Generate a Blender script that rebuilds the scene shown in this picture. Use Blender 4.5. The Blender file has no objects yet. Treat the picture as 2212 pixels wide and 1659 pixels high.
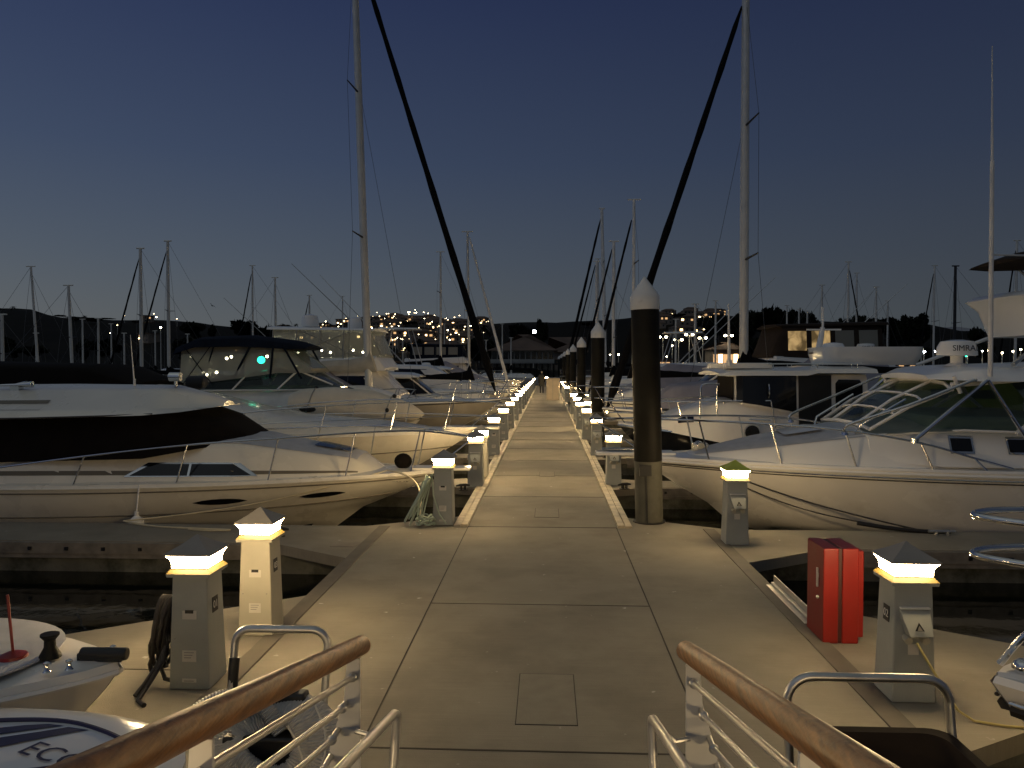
import bpy, bmesh, math, random
from mathutils import Vector, Matrix, Euler
random.seed(7)
SC = bpy.context.scene
COL = SC.collection
R = math.radians
# ------------------------------------------------------------------ camera
CAMH = 2.3
FPX = 1661.0                      # focal length in the 2212 px wide view the layout was measured in
YAW = math.atan(77/FPX); PIT = math.atan(41.5/FPX)
cd = bpy.data.cameras.new('camera'); cam = bpy.data.objects.new('camera', cd); COL.objects.link(cam)
cam.location = (0, 0, CAMH); cam.rotation_euler = (R(90)-PIT, 0, YAW)
cd.sensor_width = 36; cd.lens = FPX/2212*36; cd.clip_end = 9000; cd.clip_start = .05
SC.camera = cam
ROT = Euler((R(90)-PIT, 0, YAW)).to_matrix()
def ray(px, py): return ROT @ Vector(((px-1106)/FPX, -(py-829.5)/FPX, -1))
def at(px, py, Y):
    d = ray(px, py); t = Y/d.y; return Vector((d.x*t, Y, CAMH+d.z*t))
WL = -.42                         # water level; the dock deck is z = 0
# ------------------------------------------------------------------ mesh builder
class MB:
    def __init__(s): s.v = []; s.f = []; s.m = []
    def add(s, vs, fs, m=0):
        o = len(s.v); s.v += [tuple(v) for v in vs]
        for f in fs: s.f.append(tuple(i+o for i in f)); s.m.append(m)
    def box(s, x0, x1, y0, y1, z0, z1, m=0):
        s.add([(x0,y0,z0),(x1,y0,z0),(x1,y1,z0),(x0,y1,z0),(x0,y0,z1),(x1,y0,z1),(x1,y1,z1),(x0,y1,z1)],
              [(3,2,1,0),(4,5,6,7),(0,1,5,4),(1,2,6,5),(2,3,7,6),(3,0,4,7)], m)
    def frustum(s, cx, cy, z0, z1, w0, d0, w1, d1, m=0, cap=True):
        vs = [(cx+sx*w/2, cy+sy*d/2, z) for z, w, d in ((z0,w0,d0),(z1,w1,d1)) for sx, sy in ((-1,-1),(1,-1),(1,1),(-1,1))]
        fs = [(0,1,5,4),(1,2,6,5),(2,3,7,6),(3,0,4,7)]
        if cap: fs += [(3,2,1,0),(4,5,6,7)]
        s.add(vs, fs, m)
    def prism(s, poly, ext, m=0):
        n = len(poly); e = Vector(ext); a = [Vector(p) for p in poly]
        s.add(a+[p+e for p in a], [tuple(range(n))[::-1], tuple(range(n, 2*n))]+[(i,(i+1)%n,n+(i+1)%n,n+i) for i in range(n)], m)
    def slab(s, poly, z0, z1, m=0): s.prism([(x,y,z0) for x,y in poly], (0,0,z1-z0), m)
    def sheet(s, pts, m=0): s.add(pts, [tuple(range(len(pts)))], m)
    def rings(s, rows, m=0, closed=True, cap=True):
        n = len(rows[0]); vs = [p for r in rows for p in r]; fs = []
        for i in range(len(rows)-1):
            for j in range(n if closed else n-1):
                k = (j+1) % n; fs.append((i*n+j, i*n+k, (i+1)*n+k, (i+1)*n+j))
        if cap: fs += [tuple(range(n))[::-1], tuple((len(rows)-1)*n+j for j in range(n))]
        s.add(vs, fs, m)
    def tube(s, pts, r, n=8, m=0, closed=False, cap=True):
        P = [Vector(p) for p in pts]; L = len(P); rr = r if isinstance(r, (list, tuple)) else [r]*L
        up = None; rows = []
        for i, p in enumerate(P):
            a = P[(i-1) % L] if (closed or i > 0) else p; b = P[(i+1) % L] if (closed or i < L-1) else p
            t = (b-a)
            t = t.normalized() if t.length > 1e-9 else Vector((0,0,1))
            if up is None: up = Vector((0,0,1)) if abs(t.z) < .9 else Vector((1,0,0))
            x = t.cross(up)
            if x.length < 1e-6: x = t.orthogonal()
            x.normalize(); y = x.cross(t).normalized(); up = y
            rows.append([p+(x*math.cos(q)+y*math.sin(q))*rr[i] for q in [2*math.pi*k/n for k in range(n)]])
        if closed: rows.append(rows[0]); cap = False
        s.rings(rows, m, True, cap)
    def lathe(s, prof, n=24, c=(0,0,0), m=0):
        rows = [[(c[0]+r*math.cos(2*math.pi*k/n), c[1]+r*math.sin(2*math.pi*k/n), c[2]+z) for k in range(n)] for r, z in prof]
        s.rings(rows, m)
    def ball(s, c, rx, ry, rz, n=12, k=7, m=0):
        rows = []
        for i in range(k+1):
            a = -math.pi/2+math.pi*i/k; q = max(math.cos(a), .02)
            rows.append([(c[0]+rx*q*math.cos(2*math.pi*j/n), c[1]+ry*q*math.sin(2*math.pi*j/n), c[2]+rz*math.sin(a)) for j in range(n)])
        s.rings(rows, m)
    def build(s, name, mats, parent=None, smooth=38, bevel=0, loc=None):
        me = bpy.data.meshes.new(name); me.from_pydata(s.v, [], s.f)
        for mt in (mats if isinstance(mats, (list, tuple)) else [mats]): me.materials.append(mt)
        me.polygons.foreach_set('material_index', s.m)
        bm = bmesh.new(); bm.from_mesh(me); bmesh.ops.recalc_face_normals(bm, faces=bm.faces); bm.to_mesh(me); bm.free()
        if smooth:
            me.polygons.foreach_set('use_smooth', [True]*len(me.polygons)); me.set_sharp_from_angle(angle=R(smooth))
        o = bpy.data.objects.new(name, me); COL.objects.link(o)
        if parent is not None: o.parent = parent
        if loc is not None: o.location = loc
        if bevel:
            b = o.modifiers.new('edge', 'BEVEL'); b.width = bevel; b.segments = 2; b.limit_method = 'ANGLE'; b.angle_limit = R(40); b.harden_normals = True
        return o
def tag(o, label=None, cat=None, group=None, kind=None):
    if label: o['label'] = label
    if cat: o['category'] = cat
    if group: o['group'] = group
    if kind: o['kind'] = kind
    return o
def thing(name, label, cat, loc=(0,0,0), rz=0, group=None):
    o = bpy.data.objects.new(name, None); COL.objects.link(o); o.empty_display_size = .2
    o.location = loc; o.rotation_euler = (0, 0, rz); return tag(o, label, cat, group)
def copy_tree(o, parent=None):
    c = o.copy(); COL.objects.link(c)
    if parent is not None: c.parent = parent
    for ch in o.children: copy_tree(ch, c)
    return c
def text(s, name, parent, org, right, up, size, mt, align='CENTER', ext=.001):
    cu = bpy.data.curves.new(name, 'FONT'); cu.body = s; cu.size = size; cu.align_x = align; cu.align_y = 'CENTER'; cu.extrude = ext
    cu.resolution_u = 4; o = bpy.data.objects.new(name, cu); COL.objects.link(o); bpy.context.view_layer.update()
    me = bpy.data.meshes.new_from_object(o.evaluated_get(bpy.context.evaluated_depsgraph_get())); bpy.data.objects.remove(o); me.materials.clear(); me.materials.append(mt)
    o = bpy.data.objects.new(name, me); COL.objects.link(o)
    r = Vector(right).normalized(); n = r.cross(Vector(up)).normalized(); u = n.cross(r)
    M = Matrix((r, u, n)).transposed().to_4x4(); M.translation = Vector(org)
    o.parent = parent; o.matrix_local = M; return o
# ------------------------------------------------------------------ materials
def pm(name, rgb, rough=.5, metal=0., var=.12, scale=3., bump=0., bscale=60., coat=0., rvar=.1, stain=None, spec=.5, trans=0):
    m = bpy.data.materials.new(name); m.use_nodes = True; N = m.node_tree.nodes; K = m.node_tree.links
    b = N['Principled BSDF']; tc = N.new('ShaderNodeTexCoord'); n1 = N.new('ShaderNodeTexNoise'); n1.inputs['Scale'].default_value = scale; n1.inputs['Detail'].default_value = 6
    K.new(tc.outputs['Object'], n1.inputs['Vector'])
    mp = N.new('ShaderNodeMapRange'); mp.inputs['From Min'].default_value = .3; mp.inputs['From Max'].default_value = .7
    mp.inputs['To Min'].default_value = 1-var; mp.inputs['To Max'].default_value = 1+var; K.new(n1.outputs['Fac'], mp.inputs['Value'])
    mx = N.new('ShaderNodeMix'); mx.data_type = 'RGBA'; mx.blend_type = 'MULTIPLY'; mx.inputs['Factor'].default_value = 1
    mx.inputs['A'].default_value = (*rgb, 1); K.new(mp.outputs['Result'], mx.inputs['B']); out = mx.outputs['Result']
    if stain:
        n2 = N.new('ShaderNodeTexNoise'); n2.inputs['Scale'].default_value = stain[1]; n2.inputs['Detail'].default_value = 8; n2.inputs['Roughness'].default_value = .65; K.new(tc.outputs['Object'], n2.inputs['Vector'])
        r2 = N.new('ShaderNodeMapRange'); r2.inputs['From Min'].default_value = stain[2]; r2.inputs['From Max'].default_value = stain[3]; K.new(n2.outputs['Fac'], r2.inputs['Value'])
        m2 = N.new('ShaderNodeMix'); m2.data_type = 'RGBA'; m2.inputs['B'].default_value = (*stain[0], 1); K.new(r2.outputs['Result'], m2.inputs['Factor']); K.new(out, m2.inputs['A']); out = m2.outputs['Result']
    K.new(out, b.inputs['Base Color'])
    mr = N.new('ShaderNodeMapRange'); mr.inputs['To Min'].default_value = max(.02, rough-rvar); mr.inputs['To Max'].default_value = min(1, rough+rvar); K.new(n1.outputs['Fac'], mr.inputs['Value']); K.new(mr.outputs['Result'], b.inputs['Roughness'])
    b.inputs['Metallic'].default_value = metal; b.inputs['Specular IOR Level'].default_value = spec
    if coat: b.inputs['Coat Weight'].default_value = coat; b.inputs['Coat Roughness'].default_value = .08
    if trans: b.inputs['Transmission Weight'].default_value = trans
    if bump:
        n3 = N.new('ShaderNodeTexNoise'); n3.inputs['Scale'].default_value = bscale; n3.inputs['Detail'].default_value = 5; K.new(tc.outputs['Object'], n3.inputs['Vector'])
        bp = N.new('ShaderNodeBump'); bp.inputs['Strength'].default_value = bump; bp.inputs['Distance'].default_value = .01; K.new(n3.outputs['Fac'], bp.inputs['Height']); K.new(bp.outputs['Normal'], b.inputs['Normal'])
    return m
def em(name, rgb, st):
    m = bpy.data.materials.new(name); m.use_nodes = True; N = m.node_tree.nodes; N.clear()
    e = N.new('ShaderNodeEmission'); e.inputs['Color'].default_value = (*rgb, 1); e.inputs['Strength'].default_value = st
    o = N.new('ShaderNodeOutputMaterial'); m.node_tree.links.new(e.outputs[0], o.inputs[0]); return m
def concrete(name, rgb):
    m = pm(name, rgb, .85, var=.13, scale=1.3, bump=.25, bscale=140, stain=((rgb[0]*.62, rgb[1]*.6, rgb[2]*.58), 1.1, .45, .85))
    N = m.node_tree.nodes; K = m.node_tree.links; b = N['Principled BSDF']
    tc = N.new('ShaderNodeTexCoord'); mp = N.new('ShaderNodeMapping'); mp.inputs['Scale'].default_value = (.5, 26, 1); K.new(tc.outputs['Object'], mp.inputs['Vector'])
    n = N.new('ShaderNodeTexNoise'); n.inputs['Scale'].default_value = 4; n.inputs['Detail'].default_value = 4; K.new(mp.outputs[0], n.inputs['Vector'])
    mr = N.new('ShaderNodeMapRange'); mr.inputs['To Min'].default_value = .84; mr.inputs['To Max'].default_value = 1.14; K.new(n.outputs['Fac'], mr.inputs['Value'])
    src = b.inputs['Base Color'].links[0].from_socket
    x = N.new('ShaderNodeMix'); x.data_type = 'RGBA'; x.blend_type = 'MULTIPLY'; x.inputs['Factor'].default_value = 1; K.new(src, x.inputs['A']); K.new(mr.outputs[0], x.inputs['B'])
    sp = N.new('ShaderNodeTexNoise'); sp.inputs['Scale'].default_value = 9; sp.inputs['Detail'].default_value = 2; K.new(tc.outputs['Object'], sp.inputs['Vector'])
    s2 = N.new('ShaderNodeMapRange'); s2.inputs['From Min'].default_value = .72; s2.inputs['From Max'].default_value = .8; K.new(sp.outputs['Fac'], s2.inputs['Value'])
    y = N.new('ShaderNodeMix'); y.data_type = 'RGBA'; y.inputs['B'].default_value = (.55, .53, .48, 1); K.new(s2.outputs[0], y.inputs['Factor']); K.new(x.outputs['Result'], y.inputs['A']); K.new(y.outputs['Result'], b.inputs['Base Color'])
    return m
def glass(name, rgb, alpha):
    m = bpy.data.materials.new(name); m.use_nodes = True; N = m.node_tree.nodes; K = m.node_tree.links
    b = N['Principled BSDF']; b.inputs['Base Color'].default_value = (*rgb, 1); b.inputs['Roughness'].default_value = .05
    t = N.new('ShaderNodeBsdfTransparent'); t.inputs['Color'].default_value = (.75, .8, .78, 1); x = N.new('ShaderNodeMixShader'); x.inputs['Fac'].default_value = alpha
    K.new(t.outputs[0], x.inputs[1]); K.new(b.outputs[0], x.inputs[2]); K.new(x.outputs[0], N['Material Output'].inputs[0]); return m
M = {}
M['concrete'] = concrete('dock_concrete', (.25, .226, .178))
M['float'] = pm('float_concrete', (.16, .16, .13), .8, var=.3, scale=2.5, bump=.5, bscale=30, stain=((.03, .035, .02), 3, .45, .7))
M['joint'] = pm('joint_dark', (.06, .052, .04), .9)
M['patch'] = pm('deck_patch', (.24, .21, .17), .8, var=.2)
M['plate'] = pm('hatch_plate', (.25, .226, .178), .8, metal=.0, var=.1, scale=8, bump=.5, bscale=220)
M['timber'] = pm('waler_timber', (.2, .18, .15), .8, var=.3, scale=6, bump=.5, bscale=50)
M['cover'] = pm('cover_strip', (.13, .115, .09), .75, var=.2, scale=4)
M['curb'] = pm('curb_board', (.5, .43, .3), .6, var=.3, scale=5, bump=.4)
M['ped'] = pm('pedestal_plastic', (.34, .36, .34), .5, var=.08, scale=4, bump=.12, bscale=90)
M['pedcream'] = pm('pedestal_cream', (.44, .42, .34), .5, var=.08, scale=4, bump=.1, bscale=90)
M['cap'] = pm('lamp_cap', (.3, .28, .25), .6, var=.15)
M['capgreen'] = pm('lamp_cap_green', (.5, .55, .08), .6, var=.25)
M['litledge'] = pm('lit_ledge', (.07, .047, .004), .6, var=.06)  # dark yellow puts the lens glow on the ledge into its colour
M['lens'] = em('lamp_lens', (1, .71, .36), 108)
M['sticker'] = pm('sticker', (.62, .6, .54), .5, var=.05)
M['print'] = pm('print_grey', (.3, .3, .28), .6)
M['black'] = pm('black_plastic', (.012, .012, .012), .45)
M['white'] = pm('white_paint', (.75, .74, .7), .4)
M['rubber'] = pm('black_rubber', (.015, .014, .013), .6, bump=.2)
M['ss'] = pm('stainless_steel', (.72, .72, .7), .16, metal=1, var=.05, rvar=.05)
M['alu'] = pm('brushed_aluminium', (.62, .61, .58), .38, metal=1, var=.1, scale=12, bump=.1, bscale=200)
M['rod'] = pm('painted_rod', (.6, .58, .54), .35, metal=.6, var=.1)
M['red'] = pm('red_fibreglass', (.2, .009, .006), .4, var=.12, scale=4)
M['reddark'] = pm('red_shadow_gap', (.04, .006, .005), .6)
M['gel'] = pm('white_gelcoat', (.84, .81, .74), .26, var=.05, scale=1.2, coat=.4, stain=((.6, .56, .46), 1.5, .55, .9))
M['gelw'] = pm('clean_white_gelcoat', (.86, .85, .82), .22, var=.04, scale=1.2, coat=.5)
M['cream'] = pm('cream_gelcoat', (.85, .8, .68), .28, var=.06, scale=1.2, coat=.3, stain=((.58, .52, .4), 1.5, .55, .9))
M['deck'] = pm('nonskid_deck', (.44, .45, .48), .8, var=.1, scale=6, bump=.3, bscale=180)
M['boot'] = pm('boot_stripe', (.012, .012, .015), .4)
M['blackhull'] = pm('black_hull', (.008, .009, .012), .12, coat=.6, var=.05)
M['bluehull'] = pm('navy_hull', (.01, .018, .05), .15, coat=.5)
M['rub'] = pm('rub_rail_rubber', (.05, .045, .04), .5)
M['stripe'] = pm('pin_stripe', (.16, .14, .1), .5)
M['dinghycover'] = pm('cream_dinghy_cover', (.72, .66, .54), .9, var=.08, scale=3, bump=.5, bscale=7, spec=.1)
M['gelgrey'] = pm('dimmed_gelcoat', (.32, .3, .27), .45, var=.1)  # hull colour greyed so it reads dimmer than the lamplit dinghy cover
M['maroon'] = pm('maroon_canvas', (.0095, .0075, .0065), .95, var=.2, scale=5, bump=.4, bscale=25, spec=.1)
M['navy'] = pm('navy_canvas', (.008, .012, .022), .95, var=.2, scale=5, bump=.4, bscale=25, spec=.1)
M['greycanvas'] = pm('grey_canvas', (.3, .29, .33), .95, var=.12, scale=3, bump=.5, bscale=9, spec=.1)
M['tancanvas'] = pm('tan_canvas', (.5, .46, .38), .95, var=.14, scale=3, bump=.6, bscale=9, spec=.1)
M['browncanvas'] = pm('brown_canvas', (.032, .024, .019), .95, var=.15, scale=4, bump=.4, bscale=15, spec=.1)
M['lime'] = pm('lime_canvas', (.3, .33, .03), .9, var=.15, scale=4, bump=.4, bscale=12, spec=.1)
M['dark'] = pm('tinted_window', (.006, .006, .007), .06, var=.05)
M['tint'] = glass('windshield_glass', (.03, .05, .046), .5)
M['clear'] = glass('vinyl_curtain', (.5, .48, .4), .5)
M['teal'] = pm('teal_seat', (.3, .42, .38), .7)
M['mast'] = pm('mast_alloy', (.72, .7, .64), .35, metal=.25, var=.08)
M['mastw'] = pm('mast_white', (.82, .81, .78), .4)
M['mastdark'] = pm('mast_dark', (.02, .02, .022), .5)
M['sailcover'] = pm('black_sail_cover', (.006, .006, .007), .85, bump=.4, bscale=20, spec=.1)
M['wire'] = pm('rigging_wire', (.12, .12, .12), .4, metal=.6)
M['rope'] = pm('white_rope', (.62, .55, .38), .9, bump=.5, bscale=150)
M['hose'] = pm('green_hose', (.42, .5, .4), .5)
M['cable'] = pm('black_cable', (.01, .009, .009), .5)
M['yellow'] = pm('yellow_cord', (.45, .38, .14), .55)
M['corr'] = pm('corrugated_hose', (.5, .49, .47), .45, var=.1)
M['pile'] = pm('pile_sleeve', (.0105, .0095, .0075), .6, var=.3, scale=2, bump=.3, bscale=12, stain=((.016, .017, .013), 2, .5, .7), spec=.2)
M['pilelow'] = pm('pile_low_lamplit', (.078, .076, .058), .75, var=.3, scale=4, bump=.4, bscale=20, stain=((.06, .055, .04), 3, .5, .75))
M['pilecap'] = pm('pile_cap_white', (.85, .84, .8), .32, var=.06, scale=4, stain=((.6, .57, .5), 6, .6, .8))
M['navyprint'] = pm('navy_print', (.012, .01, .05), .4)
M['tree'] = pm('night_foliage', (.013, .016, .009), .9, var=.3, scale=.4, spec=.1)
M['trunk'] = pm('tree_bark', (.08, .065, .05), .9, var=.2)
M['hill'] = pm('hill_scrub', (.013, .012, .009), 1, var=.4, scale=.02, spec=.05)
M['stucco'] = pm('house_wall', (.24, .2, .16), .9, var=.2, scale=.3)
M['roof'] = pm('roof_tile', (.12, .08, .06), .9, var=.3, scale=.5)
M['seawall'] = pm('seawall_concrete', (.2, .18, .14), .9, var=.25, scale=.3, bump=.4, bscale=2)
M['boardwall'] = pm('boathouse_board', (.38, .38, .34), .8, var=.15, scale=.6)
M['glow'] = em('lit_window', (1, .62, .26), 7)
M['glow2'] = em('lit_window_dim', (1, .58, .26), .8)
M['glow3'] = em('lit_curtain', (1, .66, .28), .5)
N_ = M['glow3'].node_tree.nodes; K_ = M['glow3'].node_tree.links; t_ = N_.new('ShaderNodeTexCoord'); q_ = N_.new('ShaderNodeTexNoise'); q_.inputs['Scale'].default_value = 2.2; q_.inputs['Distortion'].default_value = 1.5; K_.new(t_.outputs['Object'], q_.inputs['Vector'])
r_ = N_.new('ShaderNodeMapRange'); r_.inputs['From Min'].default_value = .35; r_.inputs['From Max'].default_value = .7; r_.inputs['To Min'].default_value = .08; r_.inputs['To Max'].default_value = .42; K_.new(q_.outputs['Fac'], r_.inputs['Value']); K_.new(r_.outputs[0], N_['Emission'].inputs['Strength'])
M['lampw'] = em('street_lamp_light', (1, .86, .55), 28)
M['lamph'] = em('hill_lamp_light', (1, .76, .42), 9)
M['lampc'] = em('cool_lamp_light', (.85, .95, 1), 22)
M['green'] = em('green_light', (.02, 1, .55), 7)
M['coat'] = pm('dark_coat', (.03, .03, .026), .9); M['trouser'] = pm('dark_trousers', (.016, .014, .016), .9)
M['skin'] = pm('skin', (.45, .28, .2), .6); M['hair'] = pm('grey_hair', (.2, .19, .17), .8)
M['cabinet'] = pm('beige_cabinet', (.6, .5, .36), .6, var=.08)
def wood():
    m = pm('handrail_wood', (.3, .13, .045), .42, var=.25, scale=5, bump=.15, bscale=60)
    N = m.node_tree.nodes; K = m.node_tree.links; b = N['Principled BSDF']; tc = N.new('ShaderNodeTexCoord'); mp = N.new('ShaderNodeMapping')
    mp.inputs['Scale'].default_value = (22, 1.2, 22); K.new(tc.outputs['Object'], mp.inputs['Vector']); n = N.new('ShaderNodeTexNoise'); n.inputs['Scale'].default_value = 3; n.inputs['Detail'].default_value = 6; n.inputs['Distortion'].default_value = .6
    K.new(mp.outputs[0], n.inputs['Vector']); cr = N.new('ShaderNodeValToRGB'); K.new(n.outputs['Fac'], cr.inputs[0]); e = cr.color_ramp.elements
    e[0].position = .3; e[0].color = (.15, .062, .014, 1); e[1].position = .72; e[1].color = (.46, .2, .052, 1); K.new(cr.outputs[0], b.inputs['Base Color']); return m
M['wood'] = wood()
def water():
    m = bpy.data.materials.new('harbour_water'); m.use_nodes = True; N = m.node_tree.nodes; K = m.node_tree.links; b = N['Principled BSDF']
    b.inputs['Base Color'].default_value = (.006, .007, .005, 1); b.inputs['Roughness'].default_value = .05; b.inputs['IOR'].default_value = 1.33
    tc = N.new('ShaderNodeTexCoord'); h = None
    for sc, st in ((1.1, .5), (5, .18)):
        n = N.new('ShaderNodeTexNoise'); n.inputs['Scale'].default_value = sc; n.inputs['Detail'].default_value = 2; K.new(tc.outputs['Object'], n.inputs['Vector'])
        bp = N.new('ShaderNodeBump'); bp.inputs['Strength'].default_value = st; bp.inputs['Distance'].default_value = .009; K.new(n.outputs['Fac'], bp.inputs['Height'])
        if h: K.new(h, bp.inputs['Normal'])
        h = bp.outputs['Normal']
    K.new(h, b.inputs['Normal']); return m
M['water'] = water()
# ------------------------------------------------------------------ world: dusk sky
W = bpy.data.worlds.new('World'); SC.world = W; W.use_nodes = True
N = W.node_tree.nodes; K = W.node_tree.links; bg = N['Background']
tc = N.new('ShaderNodeTexCoord'); sx = N.new('ShaderNodeSeparateXYZ'); K.new(tc.outputs['Generated'], sx.inputs[0])
cr = N.new('ShaderNodeValToRGB'); K.new(sx.outputs['Z'], cr.inputs[0]); e = cr.color_ramp.elements
e[0].position = 0; e[0].color = (.077, .083, .09, 1); e[1].position = 1; e[1].color = (.13, .133, .138, 1)
for p, c in ((.05, (.076, .085, .1)), (.13, (.057, .07, .1)), (.25, (.035, .049, .094)), (.43, (.018, .027, .074)), (.58, (.06, .065, .08)), (.7, (.12, .124, .13))):
    q = e.new(p); q.color = (*c, 1)
# the afterglow sits low to the left (-X): slightly brighter and greener there
mr = N.new('ShaderNodeMapRange'); mr.data_type = 'FLOAT_VECTOR'; mr.inputs[7].default_value = (.55,)*3; mr.inputs[8].default_value = (-.75,)*3; mr.inputs[9].default_value = (.58, .62, .6); mr.inputs[10].default_value = (1.06, 1.15, 1.12); K.new(sx.outputs['X'], mr.inputs[6])
mul = N.new('ShaderNodeMix'); mul.data_type = 'RGBA'; mul.blend_type = 'MULTIPLY'; mul.inputs['Factor'].default_value = 1; K.new(cr.outputs[0], mul.inputs['A']); K.new(mr.outputs['Vector'], mul.inputs['B'])
sky = N.new('ShaderNodeTexSky'); sky.sky_type = 'NISHITA'; sky.sun_disc = False; sky.sun_elevation = R(-3); sky.sun_rotation = R(-80)
ss = N.new('ShaderNodeMix'); ss.data_type = 'RGBA'; ss.blend_type = 'ADD'; ss.inputs['Factor'].default_value = .06; K.new(mul.outputs['Result'], ss.inputs['A']); K.new(sky.outputs[0], ss.inputs['B'])
K.new(ss.outputs['Result'], bg.inputs['Color']); bg.inputs['Strength'].default_value = 1
SC.view_settings.view_transform = 'Standard'; SC.view_settings.look = 'None'; SC.view_settings.exposure = .2; SC.view_settings.gamma = 1
SC.cycles.use_denoising = True; SC.cycles.max_bounces = 6; SC.cycles.diffuse_bounces = 3; SC.cycles.glossy_bounces = 3; SC.cycles.transparent_max_bounces = 10
SC.cycles.sample_clamp_indirect = 4; SC.cycles.caustics_reflective = False; SC.cycles.caustics_refractive = False
# the sun is below the horizon: only a weak broad afterglow from the left
sl = bpy.data.lights.new('sun', 'SUN'); sl.energy = .05; sl.angle = R(60); sl.color = (.8, .85, 1); so = bpy.data.objects.new('sun', sl); COL.objects.link(so); so.rotation_euler = (R(35), R(-35), 0)
# ------------------------------------------------------------------ water and dock
mb = MB(); mb.sheet([(-1500,-40,WL),(1500,-40,WL),(1500,140,WL),(-1500,140,WL)]); tag(mb.build('water', M['water'], smooth=0), kind='structure')
XL, XR = -2.24, 2.17             # wide head of the dock
NL, NR = -1.13, .99              # narrow main walkway
FY = [5.75, 10.27, 14.9, 19.35, 23.5, 27.6, 31.7, 35.8, 40, 44.2, 48.4, 52.6, 56.8, 61, 65.2, 69.4, 73.6, 77.8]
mb = MB()
mb.slab([(XL,-3),(XR,-3),(XR,10.82),(NR,10.82),(NR,83),(NL,83),(NL,10.82),(XL,10.82)], -.12, 0, 0)
mb.slab([(XL+.06,-2.9),(XR-.06,-2.9),(XR-.06,10.8),(XL+.06,10.8)], WL-.3, -.12, 1)
mb.slab([(NL-.05,10.8),(NR+.05,10.8),(NR+.05,83),(NL-.05,83)], WL-.3, -.12, 1)
walk = tag(mb.build('dock_walkway', [M['concrete'], M['float']], smooth=0), kind='structure')
mb = MB()
for x in (-1.125, .972): mb.box(x-.005, x+.005, -3, 10.84, .0005, .004)
for y in (4.52, 7.32): mb.box(XL if y > 5 else -1.12, XR if y > 5 else .965, y-.007, y+.007, .0005, .0036) if y < 5 else mb.box(-1.117, .964, y-.003, y+.003, .0005, .0036)
for y in (10.84, 13.35, 15.9, 18.45, 21, 23.5, 26, 28.6, 31.1, 33.6, 36.1, 38.7, 41.2, 45, 50, 55, 60): mb.box(NL+.01, NR-.01, y-.007, y+.007, .0005, .0036)
mb.box(-4.3, XL-.16, 5.61, 5.618, .0, .0036); mb.build('joint', M['joint'], walk, smooth=0)
mb = MB()
for x0, x1, y0, y1 in ((-.2,.19,4.86,5.66),(-.19,.17,11.55,12.25),(-.16,.14,15.8,16.5)):
    mb.box(x0, x1, y0, y1, .0008, .004)
    for a, b, c, d in ((x0-.006,x1+.006,y0-.006,y0),(x0-.006,x1+.006,y1,y1+.006),(x0-.006,x0,y0,y1),(x1,x1+.006,y0,y1)): mb.box(a, b, c, d, .0006, .0035, 1)
mb.build('hatch_plate', [M['plate'], M['joint']], walk, smooth=0)
mb = MB()                          # cable trench covers along the outer edges
mb.box(XL-.155, XL, 1.2, 10.8, -.1, .012); mb.box(XR, XR+.16, 1.2, 10.8, -.1, .012)
mb.build('trench_cover', M['cover'], walk, bevel=.006)
for side, x in ((-1, NL), (1, NR)):   # boards along both edges of the narrow walkway
    mb = MB(); y = 10.86
    while y < 82:
        l = 3.05
        for k in (0, 1): mb.box(*sorted((x+side*(.004+k*.105), x+side*(.1+k*.105))), y, y+l-.012, -.12, .022 if k else .03)
        y += l
    mb.build('edge_board', M['curb'], walk, bevel=.006)
def finger(sgn, yc, i):
    xw = (XR+.16 if sgn > 0 else -XL+.155) if i < 2 else (1.2 if sgn > 0 else 1.34)
    w = .55 if i < 2 else .42; gx, g = ((1.75, 1.22) if i == 0 else (1.15, .72) if i == 1 else (.75, .3)); Lf = 14.5 if i < 6 else 12
    if i == 1:   # this finger's far side meets the narrow walkway
        poly = [(xw-.0, yc-w-g), (xw+gx, yc-w), (Lf, yc-w), (Lf, yc+w), (xw+.2, yc+w), (1.2 if sgn > 0 else 1.34, yc+w+.75), (1.2 if sgn > 0 else 1.34, yc+w+.001), (xw, yc+w)]
    else: poly = [(xw, yc-w-(.66 if i == 0 else g)), (xw+(1.2 if i == 0 else gx), yc-w), (Lf, yc-w), (Lf, yc+w), (xw+gx, yc+w), (xw, yc+w+g)]
    if sgn < 0: poly = [(-x, y) for x, y in poly][::-1]
    else: poly = poly
    mb = MB(); mb.slab(poly, -.13, -.001, 0)
    c = lambda x: sgn*x
    x0, x1 = sorted((c(xw+.1), c(Lf-.15))); mb.box(x0, x1, yc-w+.07, yc+w-.07, WL-.35, -.13, 1)
    f = tag(mb.build('finger_pier', [M['concrete'], M['float']], smooth=0), kind='structure')
    if i < 4:
        mb = MB()
        for s in (-1, 1):
            a, b = sorted((c(xw+gx), c(Lf))); y = yc+s*w
            mb.box(a, b, *sorted((y, y+s*.06)), -.155, -.012, 0)
            mb.box(a, b, *sorted((y+s*.002, y+s*.045)), -.215, -.16, 0)
            for k in range(24): x = c(xw+gx+.25+k*.49); mb.lathe([(.03,0),(.03,.012),(.012,.02)], 8, (0,0,0), 1) if False else mb.box(x-.022, x+.022, *sorted((y+s*.06, y+s*.075)), -.11, -.066, 1)
        mb.build('waler', [M['timber'], M['black']], f, smooth=0)
for i, y in enumerate(FY):
    finger(-1, y, i); finger(1, y, i)
mb = MB(); mb.slab([(-16,83),(16,83),(16,85),(-16,85)], -.13, -.001); tag(mb.build('dock_end_pier', M['concrete'], smooth=0), kind='structure')
# dark patch plates on the finger by the cruiser
mb = MB(); mb.slab([(-2.75,9.55),(-2.45,9.55),(-2.38,9.8),(-2.7,9.8)], 0, .004); mb.build('patch', M['patch'], walk, smooth=0)
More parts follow.
